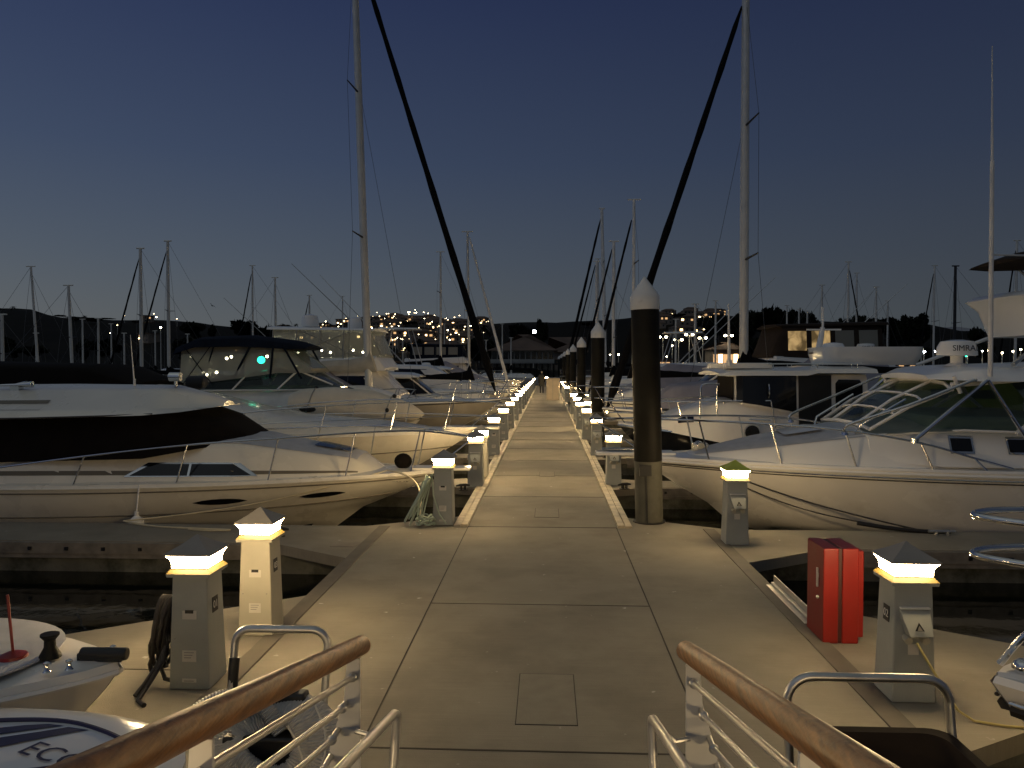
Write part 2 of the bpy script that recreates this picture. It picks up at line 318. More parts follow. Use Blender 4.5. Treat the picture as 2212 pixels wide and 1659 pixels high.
# aluminium kick plate standing on the right edge
t = thing('edge_plate', 'upright aluminium plate fixed along the dock edge before the red cabinet', 'edge plate', (XR+.1, 0, 0))
mb = MB(); mb.box(.075, .085, 6.85, 8.05, 0, .12); mb.box(0, .075, 6.85, 8.05, .012, .02); mb.build('flange', M['alu'], t, bevel=.003)
mb = MB(); mb.box(.045, .075, 6.86, 8.04, .021, .05); mb.build('channel', M['alu'], t, bevel=.003)
# ------------------------------------------------------------------ power pedestals
def ped_parts(t, outlets=True, side=1, cream=False, green=False, num=None, detail=True):
    body = M['pedcream'] if cream else M['ped']
    mb = MB(); mb.frustum(0,0,0,.8,.295,.295,.252,.252); mb.build('body', body, t, bevel=.012)
    mb = MB(); mb.frustum(0,0,.8,.825,.31,.31,.315,.315); mb.build('collar', body, t, bevel=.004)
    mb = MB(); mb.frustum(0,0,.825,.856,.315,.315,.262,.262); mb.build('lit_ledge', M['litledge'], t, smooth=0)
    mb = MB(); mb.frustum(0,0,.8555,.862,.264,.264,.264,.264); mb.build('gasket', M['black'], t, smooth=0)
    mb = MB()
    rows = [[(sx*w/2, sy*w/2, z) for sx, sy in ((-1,-1),(1,-1),(1,1),(-1,1))] for z, w in ((.8622,.255),(.9,.258),(.925,.275),(.953,.318))]
    mb.rings(rows); mb.build('lens', M['lens'], t, smooth=0)
    mb = MB()
    rows = [[(sx*w/2, sy*w/2, z) for sx, sy in ((-1,-1),(1,-1),(1,1),(-1,1))] for z, w in ((.953,.33),(.966,.335),(.993,.245),(1.02,.155),(1.052,.07),(1.075,.008))]
    mb.rings(rows); mb.build('cap', M['capgreen'] if green else M['cap'], t, smooth=20)
    if not detail: return
    yf = lambda z: -(.295-(.295-.252)*z/.8)/2
    sl = (.295-.252)/2/.8
    def patch(name, x0, x1, z0, z1, m, off=.004, parent=t):
        mb = MB(); mb.prism([(x0,yf(z0)-off,z0),(x1,yf(z0)-off,z0),(x1,yf(z1)-off,z1),(x0,yf(z1)-off,z1)], (0,off+.001,0)); return mb.build(name, m, parent, smooth=0)
    if outlets:
        mb = MB(); mb.box(-.098,.098,yf(.66)-.03,yf(.66)+.02,.645,.655); mb.build('hood_rail', M['white'], t, bevel=.002)
        mb = MB()
        rows = [[(-.098,yf(.62)-.012,.64),(.098,yf(.62)-.012,.64),(.098,yf(.62)+.02,.64),(-.098,yf(.62)+.02,.64)],
                [(-.094,yf(.59)-.05,.585),(.094,yf(.59)-.05,.585),(.094,yf(.59)+.02,.585),(-.094,yf(.59)+.02,.585)],
                [(-.06,yf(.5)-.085,.475),(.094,yf(.5)-.085,.475),(.094,yf(.5)+.02,.475),(-.06,yf(.5)+.02,.475)]]
        mb.rings(rows); h = mb.build('outlet_hood', M['ped'], t, bevel=.005)
        mb = MB(); mb.prism([(-.025,yf(.54)-.075,.515),(.035,yf(.54)-.075,.515),(.0,yf(.54)-.068,.57)], (0,-.004,0), 0)
        mb.prism([(-.012,yf(.54)-.0795,.52),(.022,yf(.54)-.0795,.52),(.001,yf(.54)-.074,.55)], (0,-.003,0), 1); mb.build('warning_triangle', [M['black'], M['pedcream']], h, smooth=0)
        for x in (-.055, .06):
            mb = MB(); mb.tube([(x,yf(.45)+.01,.45),(x,yf(.45)-.05,.437)], .026, 12); mb.build('outlet', M['pedcream'], t)
        patch('data_sticker', -.04, .03, .33, .4, M['sticker'])
    else:
        s = patch('meter_sticker', -.05, .05, .5, .56, M['sticker'])
        patch('window', -.03, .03, .542, .565, M['black'], .006, s)
        for z0, z1 in ((.2, .28), (.055, .08)):
            s = patch('sticker', -.05, .05, z0, z1, M['sticker'])
            mb = MB()
            for k in range(3 if z1-z0 > .05 else 1): z = z1-.018-k*.018; mb.prism([(-.036,yf(z)-.0055,z),(.034-.01*k,yf(z)-.0055,z),(.034-.01*k,yf(z+.006)-.0055,z+.006),(-.036,yf(z+.006)-.0055,z+.006)], (0,.003,0))
            mb.build('print', M['print'], s, smooth=0)
        mb = MB()
        for z in (.36,):
            for x in (-.105,.1): mb.tube([(x,yf(z)-.004,z),(x,yf(z)+.01,z)], .006, 8)
        mb.build('screw', M['print'], t)
    # latch box on the side away from the walkway
    mb = MB(); x = -side*.135; mb.box(*sorted((x, x-side*.022)), -.05,.05,.5,.6); mb.build('latch_box', M['sticker'], t, bevel=.006)
    mb = MB(); x = -side*.142; mb.box(*sorted((x, x-side*.035)), -.02,.0,.19,.21); mb.box(*sorted((x, x-side*.025)), -.02,.0,.14,.17); mb.build('hose_bib', M['black'], t, bevel=.003)
    if num:
        zc = .58; x = side*(.1475-sl*zc); mb = MB()
        a = Vector((side*(.1475-sl*.525)+side*.002, -.02, .525)); b = Vector((side*(.1475-sl*.635)+side*.002, -.02, .635))
        mb.prism([a+Vector((0,-.045,0)), a+Vector((0,.045,0)), b+Vector((0,.045,0)), b+Vector((0,-.045,0))], (side*.004,0,0)); p = mb.build('number_plate', M['black'], t, bevel=.001)
        text(num, 'number', p, (side*(.1475-sl*.58)+side*.0075, -.02, .578), (0,side,0), (-side*sl,0,1), .075, M['white'])
GP = 'lit power pedestals along the dock'
def ped(x, y, label, **k):
    t = thing('power_pedestal', label, 'power pedestal', (x, y, 0), 0, GP); ped_parts(t, **k); return t
ped(-2.53, 5.42, 'grey power pedestal numbered 01 with a coiled black cable on its side', outlets=False, side=1, num='01')
ped(-2.475, 6.5, 'cream lit pedestal numbered 03 just behind pedestal 01', outlets=False, side=1, cream=True, num='03')
ped(2.49, 5.44, 'grey power pedestal numbered 02 with a yellow cord plugged in', outlets=True, side=-1, num='02')
ped(2.42, 10.02, 'pedestal with a lime green cap before the white express cruiser', outlets=True, side=-1, green=True)
ped(-1.5, 11.06, 'pedestal hung with coils of pale green hose at the cruiser bow', outlets=False, side=1)
for x in (-1.8, 1.72): ped(x, .7, 'power pedestal beside the foot of the gangway', outlets=False, side=-1 if x > 0 else 1)
ped(1.26, 14.78, 'pedestal just behind the nearest black piling', outlets=True, side=-1)
pl = ped(-1.36, 14.5, 'grey pedestal next behind the one with the green hose', outlets=True, side=1)
ped(-1.36, 15.7, 'cream pedestal half hidden directly behind a grey pedestal', outlets=False, side=1, cream=True)
pa = ped(-1.36, 19.5, 'left side pedestal beside the bow of the covered dinghy boat', outlets=False, side=1)
pb = ped(1.24, 19.5, 'right side pedestal second beyond the nearest piling', outlets=True, side=-1)
far = [(-1.34,23.4,'left row pedestal next to the bow of the sailboat with black furled jib'),(1.2,23.6,'right row pedestal at the foot of the second piling'),
 (-1.34,27.6,'left row pedestal just beyond the sailboat with black furled jib'),(1.15,27.4,'right row pedestal, nearer of two side by side'),(1.42,28.0,'right row pedestal, outer of two side by side'),
 (-1.34,31.6,'left row pedestal at the bow of the small hardtop boat'),(1.2,31.5,'right row pedestal beyond the two side by side'),(-1.34,35.8,'left row pedestal before the far white sailboat'),(1.2,35.8,'right row pedestal before the third piling')]
far += [(-1.34,y,None) for y in (39.8,43.8,48,52.2,56.4,60.6,65,70,75)]+[(1.2,y,None) for y in (47.5,50.3,52.6,54.8,57,61)]+[(-.1,83.4,'last pedestal at the very end of the walkway')]
for x, y, lb in far:
    c = copy_tree(pa if x < 0 else pb); c.location = (x, y, 0)
    c['label'] = lb or ('one of the tiny lamps bunched at the far left end of the walkway' if x < 0 else 'one of the tiny lamps bunched at the far right end of the walkway')
# cable and hose coils on pedestals
def coil(name, label, cat, c, rx, rz, n, r, mt, wob=.02, tail=(), seed=1):
    rnd = random.Random(seed); pts = []
    for i in range(n*26+1):
        a = 2*math.pi*i/26; k = i/26; w = 1+wob*math.sin(k*2.3+seed)
        pts.append((c[0]+rx*w*math.cos(a+math.pi/2)*.0+.012*math.sin(k*5), c[1]+rx*w*math.cos(a), c[2]+rz*w*math.sin(a)))
    pts += list(tail); mb = MB(); mb.tube(pts, r, 8); return tag(mb.build(name, mt), label, cat)
def cable_loops(name, label, cat, top, ry, drop, n, r, mt, out=(-1,0), tail=(), seed=3, sway=.05):
    rnd = random.Random(seed); mb = MB()
    for k in range(n):
        d = drop*(1-.32*rnd.random()); wdt = ry*(.6+.5*rnd.random()); ox = .02+k*.014; pts = []
        for i in range(33):
            a = 2*math.pi*i/32; q = (1-math.cos(a))/2
            pts.append((top[0]+out[0]*(ox+sway*math.sin(a/2)*rnd.uniform(.8,1.1)), top[1]+wdt*math.sin(a)*(.35+.75*q)+out[1]*ox, top[2]-d*q))
        mb.tube(pts, r, 8, closed=False)
    for t_ in tail: mb.tube(t_, r, 8)
    return tag(mb.build(name, mt), label, cat)
cable_loops('shore_power_cable', 'black shore power cable coiled on the side of pedestal 01', 'cable', (-2.68,5.42,.62), .11, .55, 7, .016, M['cable'],
            tail=[[(-2.73,5.36,.3),(-2.76,5.3,.18),(-2.82,5.2,.06),(-2.84,5.12,.017)],[(-2.75,5.4,.35),(-2.72,5.28,.2),(-2.79,5.18,.05),(-2.78,5.05,.017),(-2.7,4.98,.017)],[(-2.76,5.42,.3),(-2.79,5.38,.12),(-2.74,5.34,.05),(-2.67,5.33,.04)]], sway=.07)
mb = MB(); rnd = random.Random(5)
def loop3(mb, p0, p1, sag, r, w=(0,0,0), n=20):
    a, b = Vector(p0), Vector(p1); mb.tube([a.lerp(b, i/n)+Vector((0,0,-sag*math.sin(math.pi*i/n)))+Vector(w)*math.sin(math.pi*i/n) for i in range(n+1)], r, 7)
hk = Vector((-1.66, 10.95, .72))
for k in range(9):
    loop3(mb, hk+Vector((0,.02*k-.06,0)), hk+Vector((-.02-.01*k,.03*k-.1,-.02)), .42+.3*rnd.random(), .011, (-.08-.3*rnd.random(), -.05-.02*k, 0))
pts = []
for i in range(90): a = i*.28; q = .1+.03*math.sin(i*.7); pts.append((hk.x-.07+q*math.cos(a)*1.1, hk.y-.12+q*math.sin(a), .02+.0016*i+.015*math.sin(i*1.3)))
mb.tube(pts, .013, 7)
mb.tube([hk, hk+Vector((.03,-.05,-.3)), hk+Vector((.12,-.1,-.55)), hk+Vector((.22,-.12,-.68))], .011, 7)
tag(mb.build('garden_hose', M['hose']), 'pale green hose coiled beside the pedestal at the cruiser bow', 'hose')
mb = MB(); mb.tube([(2.47,5.22,.44),(2.5,5.16,.36),(2.58,5.1,.2),(2.66,5.06,.06),(2.74,5.02,.012),(2.9,4.96,.01),(3.1,4.93,.01),(3.3,4.9,.03),(3.45,4.8,.3)], .008, 8)
tag(mb.build('yellow_power_cord', M['yellow']), 'thin yellow power cord running from pedestal 02 across the concrete', 'power cord')
for x, y, lb in ((1.42, 14.25, 'black dock cleat at the foot of the pedestal behind the nearest piling'),(-1.55, 14.0, 'black dock cleat by the grey pedestal on the left pad'),(-3.6, 10.1, 'dark dock cleat on the left finger pier beside the cruiser'),(1.45, 19.0, 'black dock cleat at the second right pedestal')):
    mb = MB(); mb.tube([(-.13,0,.085),(-.05,0,.1),(.05,0,.1),(.13,0,.085)], [.014,.024,.024,.014], 10); mb.box(-.05,-.02,-.03,.03,.0,.09); mb.box(.02,.05,-.03,.03,0,.09); mb.box(-.08,.08,-.045,.045,0,.015); o = mb.build('dock_cleat', M['black']); o.location = (x, y, .0); o.rotation_euler.z = .4; tag(o, lb, 'cleat')
# ------------------------------------------------------------------ guide pilings
PL = [(1.49,11.3,'nearest tall black guide piling with white cone cap'),(1.5,23.1,'second black guide piling from the front'),(1.55,35.5,'third black guide piling from the front'),(1.58,48,'fourth guide piling in the row'),(1.6,61,'fifth guide piling in the row'),(1.6,74,'sixth guide piling in the row'),(1.62,90,'seventh guide piling in the row'),(1.62,108,'last and smallest guide piling in the row')]
p0 = thing('guide_piling', PL[0][2], 'piling', (PL[0][0], PL[0][1], 0), 0, 'guide pilings along the right side')
mb = MB(); mb.lathe([(.2,WL-1),(.2,.9)], 32); mb.build('lower_shaft', M['pilelow'], p0)  # paler lower shaft: lamplight on the piling is put into its colour
mb = MB(); mb.lathe([(.2,.9),(.203,.905),(.203,3.12)], 32); mb.build('sleeve', M['pile'], p0)
mb = MB(); mb.lathe([(.212,3.1),(.214,3.11),(.212,3.29),(.205,3.3),(.19,3.335),(.012,3.58)], 32); mb.build('cone_cap', M['pilecap'], p0)
mb = MB(); mb.box(-.06,-.045,-.204,-.19,.02,.72); mb.box(-.15,.02,-.214,-.17,.7,.86); mb.build('seam', M['black'], p0, smooth=0)
mb = MB(); mb.lathe([(.21,0),(.235,.0),(.235,.02),(.21,.02)], 28); mb.build('collar', M['rubber'], p0)
c_ = p0.rotation_euler; c_.y = -.024
for x, y, lb in PL[1:]:
    c = copy_tree(p0); c.rotation_euler.y = 0; c.location = (x, y, 0); c['label'] = lb
# ------------------------------------------------------------------ red cabinet
t = thing('fire_hose_cabinet', 'tall red cabinet standing on the right pad before pedestal 02', 'fire cabinet', (2.44, 6.6, 0))
mb = MB(); mb.slab([(-.17,-.2),(-.045,-.2),(-.045,.2),(-.17,.2)], 0, .79, 0); mb.slab([(-.015,-.2),(.12,-.2),(.12,.2),(-.015,.2)], 0.0, .79, 0)
mb.build('case', M['red'], t, bevel=.012)
mb = MB(); mb.slab([(.12,-.17),(.17,-.17),(.17,.17),(.12,.17)], .045, .765); mb.build('door', M['red'], t, bevel=.01)
mb = MB(); mb.slab([(-.045,-.185),(-.015,-.185),(-.015,.185),(-.045,.185)], .004, .785); mb.build('gap_shade', M['reddark'], t, smooth=0)  # dark red filler paints the shade inside the groove
mb = MB(); mb.box(-.182,-.17,-.1,-.06,.52,.56); mb.box(-.186,-.17,-.09,-.07,.44,.6); mb.ball((-.182,-.1,.36),.014,.014,.014); mb.build('latch', M['sticker'], t, bevel=.003)
# ------------------------------------------------------------------ gangway with handrails (the camera stands on it)
SLP = .25
g = thing('gangway', 'sloping gangway with round wooden handrails and aluminium bars', 'gangway')
gz = lambda y: max(.06, (3.35-y)*SLP+.06)
mb = MB(); mb.prism([(-.8,3.3,.03),(-.8,-2,1.36),(-.8,-2,1.26),(-.8,3.3,.0)], (1.4,0,0)); mb.build('ramp_deck', M['alu'], g, smooth=0)
for s, x in ((-1,-.84),(1,.615)):
    top = lambda y: 1.03+(3.42-y)*SLP
    mb = MB(); n = 26
    pts = [(x, 3.42-.9*k/4, top(3.42-.9*k/4)) for k in range(n)]
    pts = [(x,3.432,top(3.432)-.004),(x,3.426,top(3.426)),(x,3.41,top(3.41))]+pts[1:]
    mb.tube(pts, [.018,.034,.043]+[.044]*(len(pts)-3), 20); mb.build('handrail', M['wood'], g)
    for py in (3.33, 1.85, .4):
        mb = MB(); h = top(py)-.045; b = gz(py)-.02 if py < 3 else .0
        xo, xi = x-s*.012, x+s*.055
        poly = [(x+s*.125, py, b),(x-s*.016, py, b),(x-s*.016, py, h),(x+s*.042, py, h),(x+s*.055, py, h-.17),(x+s*.12, py, h-.4)]
        mb.prism(poly, (0,-.014,0)); mb.build('post', M['white'], g, bevel=.003)
    for k in range(4):
        d = .13+.13*k; xx = x+s*(.014+.034*k); mb = MB()
        mb.tube([(xx,3.29-.04*k,top(3.29-.04*k)-d),(xx,-1.5,top(-1.5)-d)], .0125, 12); r = mb.build('rail_bar', M['rod'], g)
        mb = MB(); mb.ball((xx,3.3-.04*k,top(3.3-.04*k)-d),.021,.024,.021); mb.tube([(xx,3.3-.04*k,top(3.3-.04*k)-d),(xx-s*.0,3.33,top(3.3-.04*k)-d)],.013,10); mb.build('bar_end', M['alu'], r)
    xg = x-s*.13; mb = MB(); tg = lambda y: top(y)-.33
    mb.tube([(xg,-1.5,tg(-1.5)),(xg,3.3,tg(3.3)),(xg,3.5,tg(3.5)+.0),(xg,3.545,tg(3.545)-.01),(xg,3.555,tg(3.555)-.05),(xg,3.5,tg(3.5)-.2),(xg+s*.01,3.45,tg(3.45)-.38)], .021, 12); gr = mb.build('grab_rail', M['rod'], g)
    mb = MB()
    for py in (3.25, 1.9, .5): mb.tube([(xg,py,tg(py)),(xg+s*.06,py,tg(py)-.04),(x-s*.01,py+.01,tg(py)-.03)], .011, 8)
    mb.build('bracket', M['alu'], gr)
# ------------------------------------------------------------------ pump-out cart (left) and dock cart (right)
t = thing('pump_out_cart', 'pump out hand cart with tubular handle and coiled corrugated hose', 'pump cart', (-1.5, 4.2, 0))
def utube(mb, x0, x1, y0, zt, y1, zb, rad, r, n=6, m=0, yo=0):
    pts = [(x0, y1, zb)]
    for k in range(n+1): a = math.pi/2*k/n; pts.append((x0+rad*(1-math.cos(a)), y0-0*yo, zt-rad+rad*math.sin(a)))
    for k in range(n+1): a = math.pi/2*k/n; pts.append((x1-rad+rad*math.sin(a), y0, zt-rad+rad*math.cos(a)))
    pts.append((x1, y1, zb)); mb.tube(pts, r, 12, m)
mb = MB(); utube(mb, -.3, .24, .12, .78, -.02, .1, .09, .022); mb.build('handle', M['alu'], t)
mb = MB(); mb.tube([(-.295,.1,.62),(-.3,.07,.42)], .03, 10); mb.build('grip', M['black'], t)
mb = MB(); mb.box(-.25,.22,-.2,.02,.08,.3); mb.box(-.2,.15,-.02,.08,.3,.46); mb.box(-.14,.08,0,.1,.46,.5); mb.build('pump_housing', M['black'], t, bevel=.02)
for x in (-.3, .26):
    mb = MB(); mb.tube([(x-.03,0,.12),(x+.03,0,.12)], .12, 20); w = mb.build('wheel', M['rubber'], t)
def corr(pts, r, pitch=.016):
    P = [Vector(p) for p in pts]; out = []; rr = []; acc = 0
    for i in range(len(P)-1):
        L = (P[i+1]-P[i]).length; n = max(1, int(L/(pitch/4)))
        for k in range(n): out.append(P[i].lerp(P[i+1], k/n)); rr.append(r*(1+.1*math.sin(2*math.pi*(acc+L*k/n)/pitch)))
        acc += L
    return out, rr
mb = MB(); pts = []
for i in range(230):
    a = i*2*math.pi/44; q = i/230; rad = .33-.17*q; tilt = .42
    X = rad*math.cos(a); Yv = rad*math.sin(a); pts.append((.02+X, -.16+Yv*.6-.03*q, .2+.06*q+Yv*.55+.03*math.sin(a*2)))
o, rr = corr(pts, .05); mb.tube(o, rr, 10)
pts = [(-.55,-.3,.18),(-.48,-.2,.34),(-.36,-.12,.44),(-.22,-.08,.47),(-.05,-.1,.42),(.06,-.14,.3)]
def smooth(P, n=8):
    P = [Vector(p) for p in P]; out = []
    for i in range(len(P)-1):
        p0, p1, p2, p3 = P[max(0,i-1)], P[i], P[i+1], P[min(len(P)-1,i+2)]
        for k in range(n):
            u = k/n; out.append(.5*((2*p1)+(p2-p0)*u+(2*p0-5*p1+4*p2-p3)*u*u+(3*p1-p0-3*p2+p3)*u**3))
    return out+[P[-1]]
o, rr = corr(smooth(pts), .042); mb.tube(o, rr, 10)
mb.build('corrugated_hose', M['corr'], t, smooth=60)
mb = MB(); loop3(mb, (.2,-.1,.5), (.28,-.3,.1), .0, .006, (.08,0,0)); loop3(mb, (.15,-.3,.42), (.22,-.34,.02), -.02, .006, (.05,0,0)); mb.build('control_cord', M['sticker'], t)
t = thing('dock_cart', 'dark dock cart with a bent steel handle beside the right handrail', 'dock cart', (1.66, 3.98, 0))
mb = MB(); utube(mb, -.42, .4, .02, .69, -.04, .22, .13, .023, 8); mb.build('handle', M['alu'], t)
mb = MB(); r1 = []; 
def rrect(x0,x1,y0,y1,z,r,n=5):
    out = []
    for cx, cy, a0 in ((x1-r,y0+r,-90),(x1-r,y1-r,0),(x0+r,y1-r,90),(x0+r,y0+r,180)):
        for k in range(n+1): a = R(a0+90*k/n); out.append((cx+r*math.cos(a), cy+r*math.sin(a), z))
    return out
mb.rings([rrect(-.3,.28,-.85,-.1,.12,.08), rrect(-.38,.36,-.95,.0,.4,.1), rrect(-.41,.39,-.98,.03,.41,.11), rrect(-.41,.39,-.98,.03,.43,.11), rrect(-.36,.34,-.93,-.02,.425,.1), rrect(-.28,.26,-.82,-.12,.15,.08)]); mb.build('tub', M['browncanvas'], t)
for x in (-.42, .4):
    mb = MB(); mb.tube([(x-.03,-.45,.2),(x+.03,-.45,.2)], .2, 24); w = mb.build('wheel', M['rubber'], t)
    mb = MB(); mb.tube([(x-.033,-.45,.2),(x+.033,-.45,.2)], .08, 16); mb.build('rim', M['alu'], w)
# ------------------------------------------------------------------ far cabinet and walker
t = thing('storage_cabinet', 'tall beige cabinet standing at the far right of the walkway', 'cabinet', (.34, 50.5, 0))
mb = MB(); mb.box(-.42,.42,-.3,.3,0,1.38); mb.build('case', M['cabinet'], t, bevel=.02); mb = MB(); mb.box(-.45,.45,-.33,.33,1.38,1.44); mb.build('lid', M['cabinet'], t, bevel=.02)
mb = MB(); mb.box(-.01,.01,-.304,-.3,.05,1.35); mb.build('door_gap', M['print'], t, smooth=0)
def person():
    t = thing('person', 'person in a dark coat walking away far down the walkway', 'person', (-.48, 62.4, 0), R(180))
    V = [(0,0,.95),(0,0,1.15),(0,-.01,1.38),(0,0,1.52),(0,.01,1.62),(0,.01,1.76), (.1,0,.9),(.11,-.14,.5),(.11,-.02,.1),(.11,-.16,.04), (-.1,0,.9),(-.11,.12,.5),(-.11,.3,.13),(-.11,.2,.03), (.2,0,1.42),(.26,.04,1.15),(.25,-.08,.9),(.25,-.11,.82), (-.2,0,1.42),(-.27,-.05,1.15),(-.25,-.2,.95),(-.25,-.25,.88)]
    E = [(0,1),(1,2),(2,3),(3,4),(4,5),(0,6),(6,7),(7,8),(8,9),(0,10),(10,11),(11,12),(12,13),(2,14),(14,15),(15,16),(16,17),(2,18),(18,19),(19,20),(20,21)]
    rad = [.16,.15,.17,.06,.09,.09, .1,.075,.05,.05, .1,.075,.05,.05, .075,.06,.045,.04, .075,.06,.045,.04]
    me = bpy.data.meshes.new('body'); me.from_pydata(V, E, []); o = bpy.data.objects.new('body', me); COL.objects.link(o); o.parent = t; me.materials.append(M['trouser'])
    sk = o.modifiers.new('skin', 'SKIN')
    for i, v in enumerate(me.skin_vertices[0].data): v.radius = (rad[i], rad[i]*.85); v.use_root = (i == 0)
    s = o.modifiers.new('sub', 'SUBSURF'); s.levels = 1; s.render_levels = 1
    mb = MB(); rows = []
    for z, a, b in ((.55,.25,.19),(.8,.24,.18),(1.05,.22,.17),(1.3,.245,.165),(1.44,.22,.14),(1.5,.1,.09)): rows.append([(a*math.cos(2*math.pi*k/18), b*math.sin(2*math.pi*k/18), z) for k in range(18)])
    mb.rings(rows); mb.build('coat', M['coat'], t)
    mb = MB(); mb.ball((0,.02,1.7),.1,.115,.1); mb.build('hair', M['hair'], t)
    return t
person()
# ------------------------------------------------------------------ boats
def lerp(a, b, t): return a+(b-a)*t
class Shell:
    """cabin, roof or canvas lofted over stations (u, w bottom, w top, half width bottom, half width top)"""
    def __init__(s, st, crown=.06): s.st = st; s.c = crown
    def par(s, u):
        st = s.st
        if u <= st[0][0]: return st[0]
        for a, b in zip(st, st[1:]):
            if u <= b[0]: k = (u-a[0])/(b[0]-a[0]); return tuple(lerp(x, y, k) for x, y in zip(a, b))
        return st[-1]
    def ring(s, u):
        _, wb, wt, hb, ht = s.par(u); c = s.c*ht
        h = [(hb,wb),(lerp(hb,ht,.86),lerp(wb,wt,.86)),(ht*.93,wt-.0*c),(ht*.5,wt+c*.75)]
        return [(u,v,w) for v, w in h]+[(u,0,wt+c)]+[(u,-v,w) for v, w in h[::-1]]
    def mesh(s, mb, m=0, n=4):
        us = []
        for a, b in zip(s.st, s.st[1:]): us += [lerp(a[0], b[0], k/n) for k in range(n)]
        us.append(s.st[-1][0]); mb.rings([s.ring(u) for u in us], m, False, False); r0, r1 = s.ring(us[0]), s.ring(us[-1])
        mb.sheet(r0, m); mb.sheet(r1, m); mb.sheet([p for u in (us,) for p in ()] or [s.ring(us[0])[0], s.ring(us[0])[-1], s.ring(us[-1])[-1], s.ring(us[-1])[0]], m)
        return mb
    def side(s, u, t, sg, off=.006):
        _, wb, wt, hb, ht = s.par(u); k = t
        return (u, sg*(lerp(hb,ht,k)+off), lerp(wb,wt,k))
    def side_panel(s, mb, u0, u1, t0, t1, sg, m=0, n=6, sl0=0, sl1=0, off=.008):
        """window on the side; sl0/sl1 slant the front and back ends"""
        ks = sorted({k/n for k in range(n+1)} | {(q[0]-u0)/(u1-u0) for q in s.st if u0 < q[0] < u1}); lo = [s.side(lerp(u0, u1, k), t0, sg, off) for k in ks]; hi = [s.side(lerp(u0+sl0, u1+sl1, k), t1, sg, off) for k in ks]
        mb.rings([lo, hi], m, False, False)
    def top(s, u, f, off=.006):
        r = s.ring(u)[1:-1]; k = (f+1)/2*(len(r)-1); i = min(int(k), len(r)-2); a, b = Vector(r[i]), Vector(r[i+1]); p = a.lerp(b, k-i); return (p.x-off*.6, p.y, p.z+off)
    def top_panel(s, mb, u0, u1, f0, f1, m=0, n=4, off=.008):
        us = sorted({u0, u1} | {q[0] for q in s.st if u0 < q[0] < u1} | {lerp(u0, u1, k/6) for k in range(1, 6)}); mb.rings([[s.top(u, lerp(f0, f1, k/n), off) for k in range(n+1)] for u in us], m, False, False)
